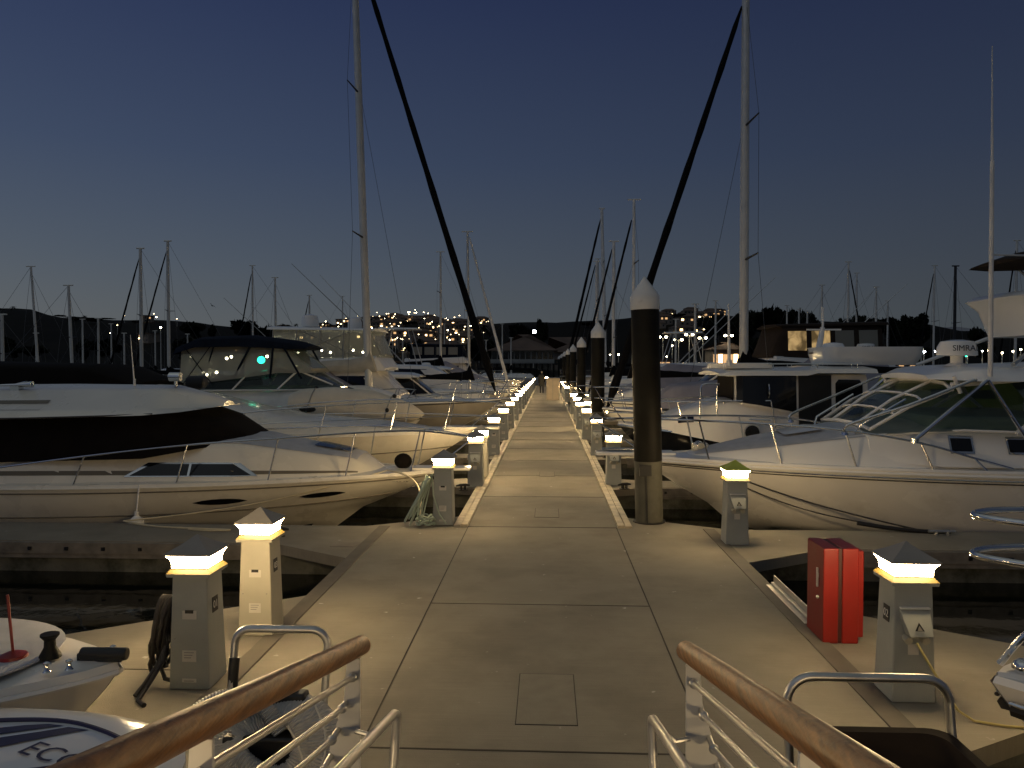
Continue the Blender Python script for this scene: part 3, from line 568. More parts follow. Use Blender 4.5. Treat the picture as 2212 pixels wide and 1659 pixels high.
class Boat:
    def __init__(s, name, label, cat, xb, yc, side, L, B, fb, fs, rake=1., flare=.75, group=None, yaw=0):
        s.L, s.B, s.fb, s.fs, s.rake, s.flare, s.side = L, B, fb, fs, rake, flare, side
        s.t = thing(name, label, cat, (xb, yc, WL), (0 if side > 0 else math.pi)+yaw, group); s.nv = -side; s.rt = (side, 0, 0)
    def sheer(s, u): q = max(0, min(1, u/s.L)); return s.fs+(s.fb-s.fs)*(1-q)**1.7
    def hb(s, u): q = max(0, min(1, u/s.L)); return s.B/2*(1-(1-min(q/.6,1))**2.2)**.78*(1-.08*max(0,(q-.6)/.4))
    def hp(s, q, t):
        """hull point at station q (0 bow) and height fraction t (0 waterline-ish chine .. 1 sheer)"""
        u = q*s.L; w1 = s.sheer(u); w0 = .02+.35*w1*(1-q)**4; w = lerp(w0, w1, t)
        fl = 1-(1-s.flare+.18)*(1-t)**1.5*(1-q)**1.2-(1-t)*.07
        return (u+s.rake*(1-t)**1.15*(1-q)**3.2, s.hb(u)*fl+.012, w)
    def hull(s, mats, stripe=None, boot=True, deck=None, lvl=5, ns=14):
        qs = [(i/ns)**1.5 for i in range(ns+1)]; ts = [i/lvl for i in range(lvl+1)]
        def row(q):
            pt = [s.hp(q, t) for t in ts[::-1]]; u, v, w = s.hp(q, 0)
            pt += [(u+.12*s.rake*(1-q)**3, v*.82, w-.12), (u+.35*s.rake*(1-q)**3, 0, w-.55+.2*(1-q))]
            return pt
        mb = MB(); rows = []
        for q in qs:
            r = row(q); rows.append(r+[(a,-b,c) for a, b, c in r[-2::-1]])
        mb.rings(rows, 0, False, False); mb.sheet(rows[-1]); n = len(rows[0])
        if boot:
            for i in range(len(mb.f)):
                if all(mb.v[j][2] < .14+.0*mb.v[j][0] for j in mb.f[i]): mb.m[i] = 1
        h = mb.build('hull', mats, s.t, smooth=45)
        mb = MB(); rows = []
        for q in qs:
            u, v, w = s.hp(q, 1); i = min(.07, v*.5); rows.append([(u,v,w),(u+.02,v-.01,w+.035),(u+.03,v-i,w+.035),(u+.03,(v-i)*.5,w+.05+.02*v),(u+.03,0,w+.055+.03*v)]+[(u+.03,-(v-i)*.5,w+.05+.02*v),(u+.03,-(v-i),w+.035),(u+.02,-(v-.01),w+.035),(u,-v,w)])
        mb.rings(rows, 0, False, False); mb.build('deck', deck or mats[0], s.t)
        return h
    def line(s, name, t, r, mt, q0=0, q1=1, both=True, off=.004, n=26):
        mb = MB()
        for sg in ((1,-1) if both else (s.nv,)):
            mb.tube([(p[0]-.0, sg*(p[1]+off), p[2]) for p in [s.hp(lerp(q0, q1, (i/n)**1.4), t) for i in range(n+1)]], r, 6)
        return mb.build(name, mt, s.t)
    def hull_panel(s, mb, q0, q1, t0, t1, m=0, n=6, lens=False):
        lo, hi = [], []
        for k in range(n+1):
            q = lerp(q0, q1, k/n); a = math.sin(math.pi*k/n)**.6 if lens else 1; tm = (t0+t1)/2
            for L_, t in ((lo, lerp(tm,t0,a)), (hi, lerp(tm,t1,a))): p = s.hp(q, t); L_.append((p[0], s.nv*(p[1]+.01), p[2]))
        mb.rings([lo, hi], m, False, False)
    def mark(s, txt, q, t, size, mt, par=None):
        p = s.hp(q, t); p2 = s.hp(q, t+.2); up = Vector((0, s.nv*(p2[1]-p[1]), p2[2]-p[2])); a = Vector(s.hp(q-.03, t)); b = Vector(s.hp(q+.03, t)); d = b-a; d.y *= s.nv
        if s.side < 0: d = -d
        o = text(txt, 'lettering', par or s.t, (0,0,0), d, up, size, mt); n = o.matrix_local.to_3x3() @ Vector((0,0,1)); o.matrix_local.translation = Vector((p[0], s.nv*p[1], p[2]))+n*.018; return o
    def rail(s, name, pts, base=None, r=.014, mid=None, mt=None, both=True, every=1, n=6):
        """pts: (u, inset, height above sheer); mirrored; stanchions down to the deck"""
        P = []
        mb = MB()
        for sg in ((1,-1) if both else (s.nv,)):
            path = [Vector((u, sg*max(.03, s.hb(max(u,0))-i), s.sheer(u)+h)) for u, i, h in pts]
            if sg == 1: P = path
            mb.tube(smooth(path, n), r, 8)
            if mid: mb.tube(smooth([p-Vector((0,0,(p.z-s.sheer(p.x))*.5)) for p in path], n), r*.7, 6)
            for j in range(0, len(path), every):
                p = path[j]
                if p.z-s.sheer(p.x) > .12: u2 = max(.15, p.x+.14); mb.tube([p, (u2, sg*max(.03, s.hb(u2)-.07), s.sheer(u2)+.03)], r*.85, 6)
        if both: mb.tube([P[0], (P[0].x-.04, 0, P[0].z), (P[0].x, -P[0].y, P[0].z)], r, 8)
        return mb.build(name, mt or M['ss'], s.t)
    def shell(s, name, st, mt, crown=.06, par=None, n=4):
        sh = Shell(st, crown); o = sh.mesh(MB(), 0, n).build(name, mt, par or s.t, smooth=40); return sh, o
def panels(par, name, mt, fn):
    mb = MB(); fn(mb); return mb.build(name, mt, par, smooth=40)
def dome(par, c, r, h, name='radar_dome', txt=None, rt=None, nv=-1):
    mb = MB(); mb.lathe([(r*.9,0),(r,.03*h),(r*.97,h*.55),(r*.8,h*.9),(r*.3,h),(.01,h)], 20, c); o = mb.build(name, M['gelw'], par)
    if txt: text(txt, 'lettering', o, (c[0], c[1]+nv*(r+.012), c[2]+h*.45), rt, (0,-nv*.03,1), h*.5, M['black'])
    return o
def whip(par, p, h, r=.012, lean=(0,0), mt=None, name='antenna'):
    mb = MB(); mb.tube([p, (p[0]+lean[0]*.3, p[1]+lean[1]*.3, p[2]+h*.3), (p[0]+lean[0], p[1]+lean[1], p[2]+h)], [r, r*.9, r*.45], 8); mb.tube([p, (p[0],p[1],p[2]+.12)], r*1.7, 8); return mb.build(name, mt or M['mastw'], par)
# ---- left 1: express cruiser with hardtop and dark canvas
b = Boat('express_cruiser', 'cream express cruiser with dark canvas around its hardtop, bow by the green hose', 'motor yacht', -1.72, 12.66, -1, 10.4, 3.3, .97, .86, 1.35, .66)
b.hull([M['cream'], M['boot']], deck=M['cream']); b.line('rub_rail', .985, .02, M['cream']); b.line('rub_strip', .9, .011, M['stripe']); b.line('hull_stripe', .45, .012, M['stripe'], .02)
for q0, q1 in ((.26,.34),(.115,.185)): panels(b.t, 'portlight', M['dark'], lambda mb: b.hull_panel(mb, q0, q1, .6, .72, lens=True))
b.mark('CF 3824 JE', .055, .8, .105, M['black'])
trunk, o = b.shell('foredeck_trunk', [(1.0,.97,1.0,.35,.22),(1.4,.95,1.22,.72,.5),(3.1,.9,1.5,1.28,.92),(6.2,.88,1.55,1.46,1.2),(9.6,.86,1.5,1.48,1.3)], M['cream'], .1)
panels(o, 'nonskid_pad', M['deck'], lambda mb: trunk.top_panel(mb, 1.35, 3.5, -.72, .72, n=8))
panels(o, 'hatch', M['dark'], lambda mb: trunk.top_panel(mb, 1.5, 2.1, -.3, .3, n=4, off=.03))
for sg in (1,-1):
    panels(o, 'window_band', M['stripe'], lambda mb: trunk.side_panel(mb, 1.3, 8.6, .24, .34, sg, n=14, off=.006))
    fr = panels(o, 'window_frame', M['ss'], lambda mb: trunk.side_panel(mb, 2.72, 4.72, .2, .53, sg, sl0=.28, sl1=-.34, n=8, off=.012))
    panels(fr, 'pane', M['dark'], lambda mb: (trunk.side_panel(mb, 2.82, 3.72, .235, .5, sg, sl0=.27, sl1=0, off=.02), trunk.side_panel(mb, 3.76, 4.62, .235, .5, sg, sl0=0, sl1=-.3, off=.02)))
can, o = b.shell('windshield_canvas', [(3.05,1.5,1.56,.55,.4),(3.7,1.42,1.86,1.1,.8),(4.4,1.3,2.05,1.36,1.05),(9.4,1.16,2.1,1.42,1.2)], M['maroon'], .05)
top, o = b.shell('hardtop', [(3.62,2.04,2.05,.7,.25),(3.95,1.99,2.04,1.08,.7),(4.45,1.95,2.05,1.3,1.1),(6.2,1.9,2.02,1.4,1.26),(9.6,1.84,1.99,1.42,1.26)], M['cream'], .3)
mb = MB(); mb.tube([top.side(u, .1, s_, .01) for s_ in (1,) for u in (4.3,5,6.2,8,9.6)], .012, 6); mb.tube([top.side(u, .1, -1, .01) for u in (4.3,5,6.2,8,9.6)], .012, 6); mb.build('edge_strip', M['rub'], o)
for f in (-.56, -.72):
    panels(o, 'roof_track', M['stripe'], lambda mb: top.top_panel(mb, 6.1, 9.4, f, f+.05, n=2, off=.012))
mb = MB(); hp_ = Vector(top.top(6.9, -.3)); 
for dv, l in ((0,.62),(.09,.46)):
    p = hp_+Vector((.35,-dv,.07)); mb.tube([p, p+Vector((-l*.6,0,.01)), p+Vector((-l,0,.02))], [.018,.022,.055], 10)
mb.box(hp_.x-.05, hp_.x+.1, hp_.y-.1, hp_.y+.02, hp_.z-.02, hp_.z+.06); mb.build('air_horn', M['ss'], o)
mb = MB(); lp = Vector(top.top(4.45, -.1)); mb.tube([lp, lp+Vector((0,0,.1))], .03, 10); mb.tube([lp+Vector((-.08,0,.16)), lp+Vector((.1,0,.16))], .075, 14); mb.build('searchlight', M['ss'], o)
whip(o, top.top(5.15, -.1), .85, .012, (.06, 0)); whip(o, top.top(8.15, -.5), 1.15, .016, (-.02,0))
mb = MB(); mb.ball((.66, .1, 1.13), .15, .13, .13, 14, 8); mb.build('covered_windlass', M['maroon'], b.t)
mb = MB(); mb.slab([(-.45,-.16),(.5,-.2),(.5,.2),(-.45,.16)], .985, 1.03); mb.build('bow_pulpit', M['cream'], b.t, bevel=.012)
b.rail('bow_rail', [(-.5,.0,.55),(.35,.06,.68),(1.3,.1,.7),(2.4,.1,.66),(3.7,.12,.6),(5.2,.12,.46),(6.8,.12,.26),(8.2,.12,.08)])
mb = MB(); mb.lathe([(.02,0),(.11,.03),(.13,.3),(.1,.5),(.03,.56),(.03,.62)], 16, (4.3, 1.7, -.05)); mb.tube([(4.3,1.7,.56),(4.3,1.62,.95)], .01, 6); tag(mb.build('fender', M['gelw']), 'white fender hanging against the side of the cream express cruiser', 'fender').matrix_world = Matrix.Translation((-1.72,12.66,WL)) @ Matrix.Rotation(math.pi,4,'Z')
mb = MB(); A = Vector((-2.55, 12.1, .62)); loop3(mb, A, (-6.1, 10.75, .05), .12, .012); loop3(mb, A, (-1.85, 10.95, .02), -.0, .013, (.22,0,.18)); mb.tube(smooth([(-6.1,10.75,.05),(-5.6,10.6,.015),(-5.0,10.5,.012),(-4.4,10.42,.012),(-4.7,10.36,.012),(-5.0,10.44,.012)]), .012, 7)
tag(mb.build('mooring_line', M['rope']), 'pale mooring line from the cruiser bow down to the finger pier', 'mooring line')
# ---- left 2: cream motor yacht behind with black bimini
b = Boat('sport_cruiser', 'second cream cruiser from the camera on the left, long sloping foredeck', 'motor yacht', -1.62, 17.1, -1, 13.5, 3.8, 1.26, 1.2, 1.3, .66)
b.hull([M['cream'], M['boot']], deck=M['cream']); b.line('rub_rail', .97, .022, M['cream']); b.line('hull_stripe', .55, .012, M['stripe'])
trunk, o = b.shell('foredeck_trunk', [(1.0,1.26,1.3,.5,.35),(2.2,1.25,1.4,1.1,.85),(4,1.22,1.5,1.5,1.2),(6.1,1.2,1.95,1.6,1.25),(8,1.2,2.3,1.65,1.3),(12,1.2,2.3,1.65,1.4)], M['cream'], .1)
panels(o, 'nonskid_pad', M['deck'], lambda mb: trunk.top_panel(mb, 1.1, 2.0, -.8, .8, n=8))
can, o = b.shell('cockpit_canvas', [(7.2,2.2,2.3,1.2,1.1),(8.2,2.2,2.66,1.5,1.3),(13,2.2,2.78,1.5,1.3)], M['maroon'], .06)
mb = MB(); mb.slab([(-.55,-.2),(.7,-.26),(.7,.26),(-.55,.2)], 1.29, 1.35); mb.build('bow_pulpit', M['cream'], b.t, bevel=.012)
b.rail('bow_rail', [(-.55,.0,.62),(.5,.06,.66),(1.6,.1,.66),(3.0,.1,.62),(4.6,.12,.5),(6.4,.12,.25),(7.5,.12,.08)], mid=True)
# outboard on the stern rail of a dinghy
t = thing('outboard_motor', 'small black outboard motor clamped above the cream cruisers', 'outboard', at(425, 838, 15.9))
mb = MB(); mb.rings([[(x*w, y*d, z) for x, y in ((-.5,-.5),(.5,-.5),(.5,.5),(-.5,.5))] for z, w, d in ((-.02,.3,.2),(.08,.4,.26),(.2,.38,.26),(.26,.28,.18))]); mb.build('cowling', M['black'], t, bevel=.03)
mb = MB(); mb.tube([(0,0,0),(.03,0,-.25),(.1,0,-.55)], [.07,.05,.03], 10); mb.tube([(-.1,0,0),(-.45,0,.05)], .018, 8); mb.build('leg', M['black'], t)
# ---- left 3: dark-topped convertible with clear curtains, and a covered dinghy lashed to it
b = Boat('convertible_cruiser', 'white cruiser under a navy bimini with clear curtains, green glow inside', 'motor yacht', -3.5, 21.4, -1, 9.5, 3.2, 1.25, 1.55, 1.0, .66)
b.hull([M['gel'], M['boot']], deck=M['gel']); b.line('rub_rail', .95, .025, M['rub'])
D3 = -1.7
def S3(st): return [(q[0]+D3,)+q[1:] for q in st]
trunk, o = b.shell('foredeck_trunk', S3([(2.3,1.3,1.36,.3,.2),(3.0,1.4,1.7,.9,.7),(4.2,1.5,2.06,1.35,1.1),(9.8,1.6,2.04,1.5,1.35)]), M['gel'], .08)
panels(o, 'hatch_cover', M['navy'], lambda mb: trunk.top_panel(mb, 2.6+D3, 3.9+D3, -.9, .2, n=6, off=.05))
ws, o = b.shell('windshield', S3([(3.95,2.06,2.1,.5,.45),(4.9,2.05,2.55,1.15,.9),(5.4,2.05,2.66,1.25,1.02),(8.6,2.03,2.12,1.4,1.38)]), M['tint'], .04)
mb = MB()
for sg in (1,-1):
    mb.tube([ws.side(u+D3, 1, sg) for u in (4.1,4.9,5.4)], .025, 6); mb.tube([ws.side(u+D3, .99, sg) for u in (5.4,6.5,8.6)], .02, 6); mb.tube([ws.side(5.4+D3,0,sg), ws.side(4.95+D3,1,sg)], .03, 6); mb.tube([ws.side(6.6+D3,0,sg), ws.side(6.2+D3,1,sg)], .025, 6)
    mb.tube([ws.side(u+D3, 0, sg) for u in (3.95,4.9,5.4,8.6)], .02, 6)
mb.tube([(4.9+D3,-.9,2.57),(4.9+D3,0,2.62),(4.9+D3,.9,2.57)], .025, 6); mb.build('windshield_frame', M['gelw'], o)
cur, oc = b.shell('clear_curtains', S3([(4.6,2.5,2.6,.95,.85),(5.4,2.5,3.2,1.2,1.1),(8.0,2.15,3.26,1.35,1.2)]), M['clear'], .03)
bim, ob = b.shell('bimini_top', S3([(4.75,3.16,3.2,.8,.7),(5.1,3.14,3.3,1.15,1.0),(6.4,3.2,3.46,1.34,1.2),(7.6,3.18,3.42,1.34,1.2),(8.2,3.0,3.2,1.3,1.1)]), M['navy'], .08)
for sg in (1,-1):
    mb = MB()
    for ua, ub in ((4.75,5.25),(5.6,5.5),(6.6,6.1),(7.4,7.1)): mb.tube([(ua+D3, sg*1.2, 2.35), (ub+D3, sg*1.23, 3.25)], .03 if ua < 7 else .02, 6)
    mb.build('curtain_frame', M['navy'], ob); mb = MB(); mb.tube([(7.9+D3,sg*1.37,2.2),(7.2+D3,sg*1.27,3.2)], .012, 6); mb.build('curtain_frame', M['navy'], ob); mb = MB(); mb.tube([(7.1+D3,sg*1.37,2.2),(7.9+D3,sg*1.27,3.2)], .012, 6)
    mb.build('curtain_frame', M['navy'], ob)
mb = MB(); mb.ball((5.95+D3,.9,2.85),.11,.05,.1); mb.build('cabin_light', M['green'], b.t)
for p in ((7.6,.6,2.45),(7.4,-.6,2.95),(7.8,-.5,2.5),(7.2,.2,2.9),(5.9,.6,2.95)):
    mb = MB(); mb.ball(p,.038,.038,.038); q = mb.build('cabin_lamp', M['lampw'], b.t); q.location.x = D3
mb = MB(); mb.slab([(6.6+D3,-1.0),(8.4+D3,-1.0),(8.4+D3,1.0),(6.6+D3,1.0)], 2.0, 2.3); mb.build('seat_back', M['navy'], b.t, bevel=.08)
c = at(770, 884, 19.55); t = thing('covered_dinghy', 'dinghy in a fitted cream cover lashed on edge along the navy topped cruiser', 'dinghy', c)
mb = MB(); rows = []
for i in range(25):
    q = i/24; x = -1.72+3.48*q; h = .54*(max(0, 1-(max(0,(q-.42)/.58))**2.1))**.75*(1-(max(0,(.42-q)/.42))**4*.42); h = max(h,.015); zc = .12*(.5-q)-.12*max(0,q-.5)
    rows.append([(x, .34*(h/.54)**.7*math.cos(a)*1.0, zc+h*math.sin(a)*(1+.03*math.sin(q*23))) for a in [2*math.pi*k/22 for k in range(22)]])
mb.rings(rows); mb.build('fitted_cover', M['dinghycover'], t)
def ringat(q, e=1.012):
    r = rows[int(q*24)]; return [Vector((p[0]+.05*(p[2])*0, p[1]*e*1.02, p[2]*e)) for p in r]
for q in (.2,.78):
    mb = MB(); mb.tube([p+Vector((p.z*.28-.05,0,0)) for p in ringat(q)], .018, 6, closed=True); mb.build('strap', M['print'], t)
    mb = MB(); p = max(ringat(q), key=lambda p: p.z); mb.ball((p.x+.1,p.y-.06,p.z),.06,.06,.06,8,5); mb.ball((p.x-.02,-.36,.0),.05,.03,.06,8,5); mb.build('strap_knob', M['black'], t)
mb = MB(); mb.ball((-1.12,-.285,.02),.3,.06,.1,16,7); mb.build('scoop_opening', M['black'], t)
# ---- sail boats
def sailboat(label, xb, yc, side, L, B, fb, mu, mtop, jib=None, hullm='gel', mastm='mast', cover='sailcover', detail=True, mr=.085, lean=0, jr=.075, boom=True, group=None, spreaders=2, jtop=.97, jbot=None, name='sailing_yacht'):
    b = Boat(name, label, 'sailboat', xb, yc, side, L, B, fb, fb*.85, L*.12, .7, group)
    b.hull([M[hullm], M['boot']], deck=M['gel'], ns=14 if detail else 8, lvl=5 if detail else 3)
    b.shell('cabin_trunk', [(mu-1.0,fb*.95,fb+.12,.5,.4),(mu,fb*.95,fb+.42,.95,.75),(L*.62,fb*.9,fb+.42,1.1,.9),(L*.66,fb*.9,fb+.1,1.1,.9)], M['gel'], .08)
    top = Vector((mu+lean, 0, mtop)); n = 14 if detail else 8; mb = MB()
    mb.tube([(mu,0,fb+.3), (mu+lean*.5,0,fb+(mtop-fb)*.5), top], [mr, mr, mr*.85], n); mb.tube([top+Vector((-.28,0,.02)), top+Vector((.3,0,.02))], mr*.45, 6); ms = mb.build('mast', M[mastm], b.t)
    hs = [.36,.68][:spreaders] if spreaders == 2 else [.52]
    mb = MB()
    for h in hs:
        z = fb+(mtop-fb)*h; uu = mu+lean*h
        for sg in (1,-1): mb.tube([(uu,0,z),(uu+.12,sg*B*.26,z+.06)], [.035,.02], 6)
    mb.build('spreader', M['mastdark'], ms)
    mb = MB(); wr = .006 if detail else .01
    for sg in (1,-1):
        q = [(mu+lean, 0, mtop-.1)]+[(mu+lean*h+.12, sg*B*.26, fb+(mtop-fb)*h+.06) for h in hs[::-1]]+[(mu+.3, sg*B*.45, fb)]; mb.tube(q, wr, 4)
    mb.tube([(mu+lean,0,mtop),(L-.1,0,b.sheer(L)+.1)], wr, 4) if not detail else None
    if detail: mb.tube([(mu+lean*.68,0,fb+(mtop-fb)*.7),(mu-1.6,0,fb)], wr, 4)
    mb.build('standing_rigging', M['wire'], b.t)
    jb = Vector(jbot if jbot else (.25,0,fb+.25)); jt = Vector((mu+lean-.1,0,fb+(mtop-fb)*jtop))
    if jib:
        mb = MB(); pts = [jb.lerp(jt, i/20) for i in range(21)]; mb.tube([(p.x, math.sin(i*1.7)*.01, p.z) for i, p in enumerate(pts)], [.03]+[jr*(1.25-.55*i/20+.1*math.sin(i*2.3)) for i in range(1,20)]+[.025], 8); mb.build('furled_jib', M[jib], b.t)
        if detail: mb = MB(); mb.lathe([(.05,0),(.12,.02),(.12,.12),(.05,.14)], 14, (jb.x,0,jb.z-.14)); mb.build('furling_drum', M['ss'], b.t)
    else:
        mb = MB(); mb.tube([jb, jt], wr, 4); mb.build('forestay', M['wire'], b.t)
    if boom:
        mb = MB(); bl = L*.36; z = fb+1.0; mb.tube([(mu+.05,0,z),(mu+bl,0,z+.08)], .06, 8); bo = mb.build('boom', M[mastm], b.t)
        if cover:
            mb = MB(); rows = []
            for i in range(13):
                q = i/12; h = lerp(.62,.16,q**.5)*(1+.05*math.sin(i*2.2)); u = mu-.13+(bl+.1)*q
                if i == 0: h = .9
                rows.append([(u+(.15*math.sin(a) if i == 0 else 0), .17*(1-.35*q)*math.cos(a)*(1 if math.sin(a) < .3 else .75), z-.08+.08*q+h*.5+h*.5*math.sin(a)) for a in [2*math.pi*k/12 for k in range(12)]])
            mb.rings(rows); mb.build('sail_cover', M[cover], b.t)
    if detail: b.rail('pulpit', [(-.2,.02,.6),(.5,.06,.62),(1.4,.06,.62)], mid=True); b.line('rub_rail', .97, .02, M['rub'])
    return b
s1 = sailboat('white sloop with a tall mast and thick black furled jib, left of the walkway', -1.55, 25.6, -1, 12.5, 3.8, 1.55, 4.45, 16.6, 'sailcover', cover='tancanvas', hullm='gelgrey', mr=.125, lean=.45, jr=.1, jbot=(.2,0,1.85), jtop=1.0)
s2 = sailboat('white sloop with a tall pale mast and thick black furled jib, right of the walkway', 1.5, 21.4, 1, 12, 3.6, 1.5, 3.88, 12.85, 'sailcover', mr=.12, lean=-.02, jr=.096, jbot=(.15,0,1.5), jtop=.965)
g_, o = s2.shell('dodger', [(1.2,1.55,1.6,.5,.4),(1.9,1.55,2.15,.9,.5),(3.3,1.55,2.25,1.1,.7),(3.5,1.55,1.7,1.2,1.1)], M['greycanvas'], .1)
lim, o = s2.shell('cockpit_canvas', [(7.6,1.5,1.7,1.3,1.1),(8,1.5,2.34,1.4,1.15),(10.4,1.5,2.28,1.4,1.1),(10.9,1.5,1.6,1.3,1.2)], M['lime'], .08)
for sg in (1,-1): panels(o, 'canvas_window', M['dark'], lambda mb: (lim.side_panel(mb, 8.3, 8.75, .45, .72, sg), lim.side_panel(mb, 9.3, 9.9, .45, .72, sg)))
# ---- right 1: white hardtop express with tower
b = Boat('sportfishing_boat', 'large white express boat with hardtop and tower, bow at the nearest piling', 'motor yacht', 1.5, 12.86, 1, 12, 3.75, 1.2, 1.17, 1.15, .9)
b.hull([M['gel'], M['boot']], deck=M['gelw']); b.line('rub_rail', .955, .026, M['gelw']); b.line('rub_strip', .9, .012, M['ss']); b.line('shadow_line', .86, .01, M['rub'])
tk, o = b.shell('foredeck_trunk', [(.8,1.2,1.25,.3,.25),(2.0,1.19,1.46,1.05,.8),(3.3,1.18,1.66,1.42,1.05),(4.0,1.18,1.75,1.52,1.2),(11.5,1.17,1.72,1.66,1.5)], M['gelw'], .1)
panels(o, 'nonskid_pad', M['deck'], lambda mb: tk.top_panel(mb, .9, 3.3, -.82, .82, n=8)); panels(o, 'hatch', M['gelw'], lambda mb: tk.top_panel(mb, 2.3, 2.9, -.35, .35, off=.04))
hs, o = b.shell('cabin_side', [(3.3,1.3,1.68,1.3,1.1),(4.2,1.25,1.78,1.56,1.35),(11.5,1.2,1.62,1.74,1.56)], M['gelw'], .03)
for sg in (1,-1):
    for u0 in (4.32, 5.12):
        fr = panels(o, 'portlight', M['ss'], lambda mb: hs.side_panel(mb, u0, u0+.34, .36, .84, sg, n=3, off=.012)); panels(fr, 'pane', M['dark'], lambda mb: hs.side_panel(mb, u0+.03, u0+.31, .43, .77, sg, n=3, off=.02))
ws, o = b.shell('windshield', [(3.35,1.66,1.72,1.12,1.0),(3.9,1.74,2.12,1.4,1.08),(4.5,1.76,2.42,1.5,1.12),(5.6,1.72,2.52,1.56,1.25),(8.4,1.66,2.5,1.58,1.4)], M['tint'], .05)
mb = MB()
def fpath(f, us): return [ws.top(u, f, .012) for u in us]
for f in (-.95,-.33,.33,.95): mb.tube(fpath(f, (3.37,3.9,4.5)), .028, 6)
for u in (3.38,3.72,4.1,4.5): mb.tube([ws.top(u, f, .014) for f in (-1,-.6,-.2,.2,.6,1)], .02 if u in (3.72,4.1) else .03, 6)
for sg in (1,-1):
    mb.tube([ws.side(u, 1, sg, .0) for u in (4.5,5.6,6.6,8.4)], .045, 6); mb.tube([ws.side(6.7,0,sg), ws.side(6.1,.55,sg), ws.side(5.8,1,sg)], .03, 6); mb.tube([ws.side(5.2,0,sg,.01), ws.side(5.9,.62,sg,.01)], .028, 6)
    mb.tube([ws.side(u,.02,sg) for u in (3.4,4.5,6,8.4)], .02, 6)
mb.build('windshield_frame', M['gelw'], o)
mb = MB(); mb.slab([(4.2,-1.25),(6.4,-1.3),(6.4,1.3),(4.2,1.25)], 1.72, 1.96); mb.build('dash_cover', M['teal'], b.t, bevel=.06)
mb = MB(); mb.slab([(6.7,-.9),(7.4,-.9),(7.4,.9),(6.7,.9)], 1.7, 2.2); mb.build('helm_seat', M['gelw'], b.t, bevel=.12)
ht, oh = b.shell('hardtop', [(4.3,2.5,2.56,.85,.75),(4.78,2.48,2.66,1.55,1.4),(6.5,2.48,2.72,1.62,1.45),(9.5,2.48,2.7,1.62,1.45)], M['gelw'], .04)
mb = MB()
for sg in (1,-1):
    mb.tube([(8.3,sg*1.5,1.66),(8.3,sg*1.45,2.5)], .04, 8); mb.tube([(4.6,sg*1.2,2.3),(4.5,sg*1.2,2.55)], .03, 8)
mb.build('hardtop_post', M['gelw'], b.t)
for sg in (1,-1):
    mb = MB(); mb.tube(smooth([(2.9,sg*1.28,1.72),(2.95,sg*1.32,1.84),(3.7,sg*1.5,2.13),(4.5,sg*1.58,2.47),(4.62,sg*1.58,2.5)], 6), .022, 8); mb.lathe([(.06,0),(.05,.04)], 10, (2.9,sg*1.26,1.68)); mb.build('support_tube', M['ss'], b.t)
    mb = MB(); mb.tube([(3.75,sg*1.62,1.64),(4.75,sg*1.62,2.5)], .03, 8); mb.lathe([(.06,-.02),(.06,.05)], 10, (3.75,sg*1.62,1.62)); mb.build('support_tube', M['ss'], b.t)
    mb = MB(); mb.tube([(4.76,sg*1.62,2.5),(5.36,sg*1.72,1.5)], .026, 8); mb.lathe([(.055,-.04),(.05,.05)], 10, (5.36,sg*1.72,1.5)); mb.build('support_tube', M['ss'], b.t)
    mb = MB(); mb.tube([(3.2,sg*.9,1.66),(3.25,sg*.95,1.8),(3.9,sg*1.0,2.2)], .018, 8); mb.build('support_tube', M['ss'], b.t)
b.rail('bow_rail', [(-.75,.02,.62),(-.1,.03,.63),(.9,.08,.64),(1.9,.1,.62),(2.9,.12,.56),(3.9,.12,.4),(4.6,.12,.2),(5.1,.12,.06)], r=.017)
mb = MB(); mb.slab([(-.7,-.16),(.6,-.22),(.6,.22),(-.7,.16)], 1.225, 1.28); mb.build('bow_pulpit', M['gelw'], b.t, bevel=.015)
mb = MB(); mb.box(.9,1.15,-.1,.1,1.25,1.42); mb.tube([(1.02,-.12,1.38),(1.02,.14,1.38)], .07, 12); mb.tube([(.3,.1,1.3),(-.6,.02,1.31)], .03, 8); mb.build('windlass', M['ss'], b.t, bevel=.01)
# tower
for sg in (1,-1):
    mb = MB(); mb.tube([(5.2,sg*1.45,2.72),(6.25,sg*.72,3.25)], .03, 8); mb.tube([(9,sg*1.45,2.72),(7.6,sg*.72,3.25)], .03, 8); mb.tube([(8.8,sg*1.4,2.72),(6.6,sg*.8,4.35)], .024, 8); mb.tube([(7.3,sg*.72,3.25),(7.6,sg*.8,4.35)], .024, 8); mb.build('tower_frame', M['alu'], b.t)
mb = MB(); mb.rings([rrect(5.95,8.0,-.75,.75,3.18,.3), rrect(5.82,8.05,-.85,.85,3.62,.3), rrect(5.62,8.05,-.88,.88,3.78,.3), rrect(5.74,8.0,-.8,.8,3.86,.3), rrect(6.4,8.0,-.6,.6,3.9,.3)]); mb.ball((6.9,0,3.98),.35,.5,.22); mb.build('upper_station', M['gelw'], b.t)
tb, o = b.shell('tower_bimini', [(5.7,4.34,4.37,.7,.6),(6.1,4.34,4.5,.9,.7),(6.9,4.36,4.62,.95,.75),(9,4.36,4.64,.95,.75)], M['browncanvas'], .05)
dome(oh, (4.9,-.5,2.86), .29, .25, txt='SIMRAD', rt=(1,0,0)); mb = MB(); mb.lathe([(.2,0),(.09,.05),(.09,.18)], 14, (4.9,-.5,2.7)); mb.build('radar_stand', M['gelw'], oh)
mb = MB(); mb.tube([(4.8,-1.6,2.55),(4.77,-1.62,5.6)], [.034,.028], 8); mb.tube([(4.77,-1.62,5.6),(4.74,-1.63,7.2)], [.018,.008], 8); mb.tube([(4.78,-1.62,4.28),(5.8,-.9,4.36)], .014, 6); mb.build('outrigger', M['mastw'], b.t)
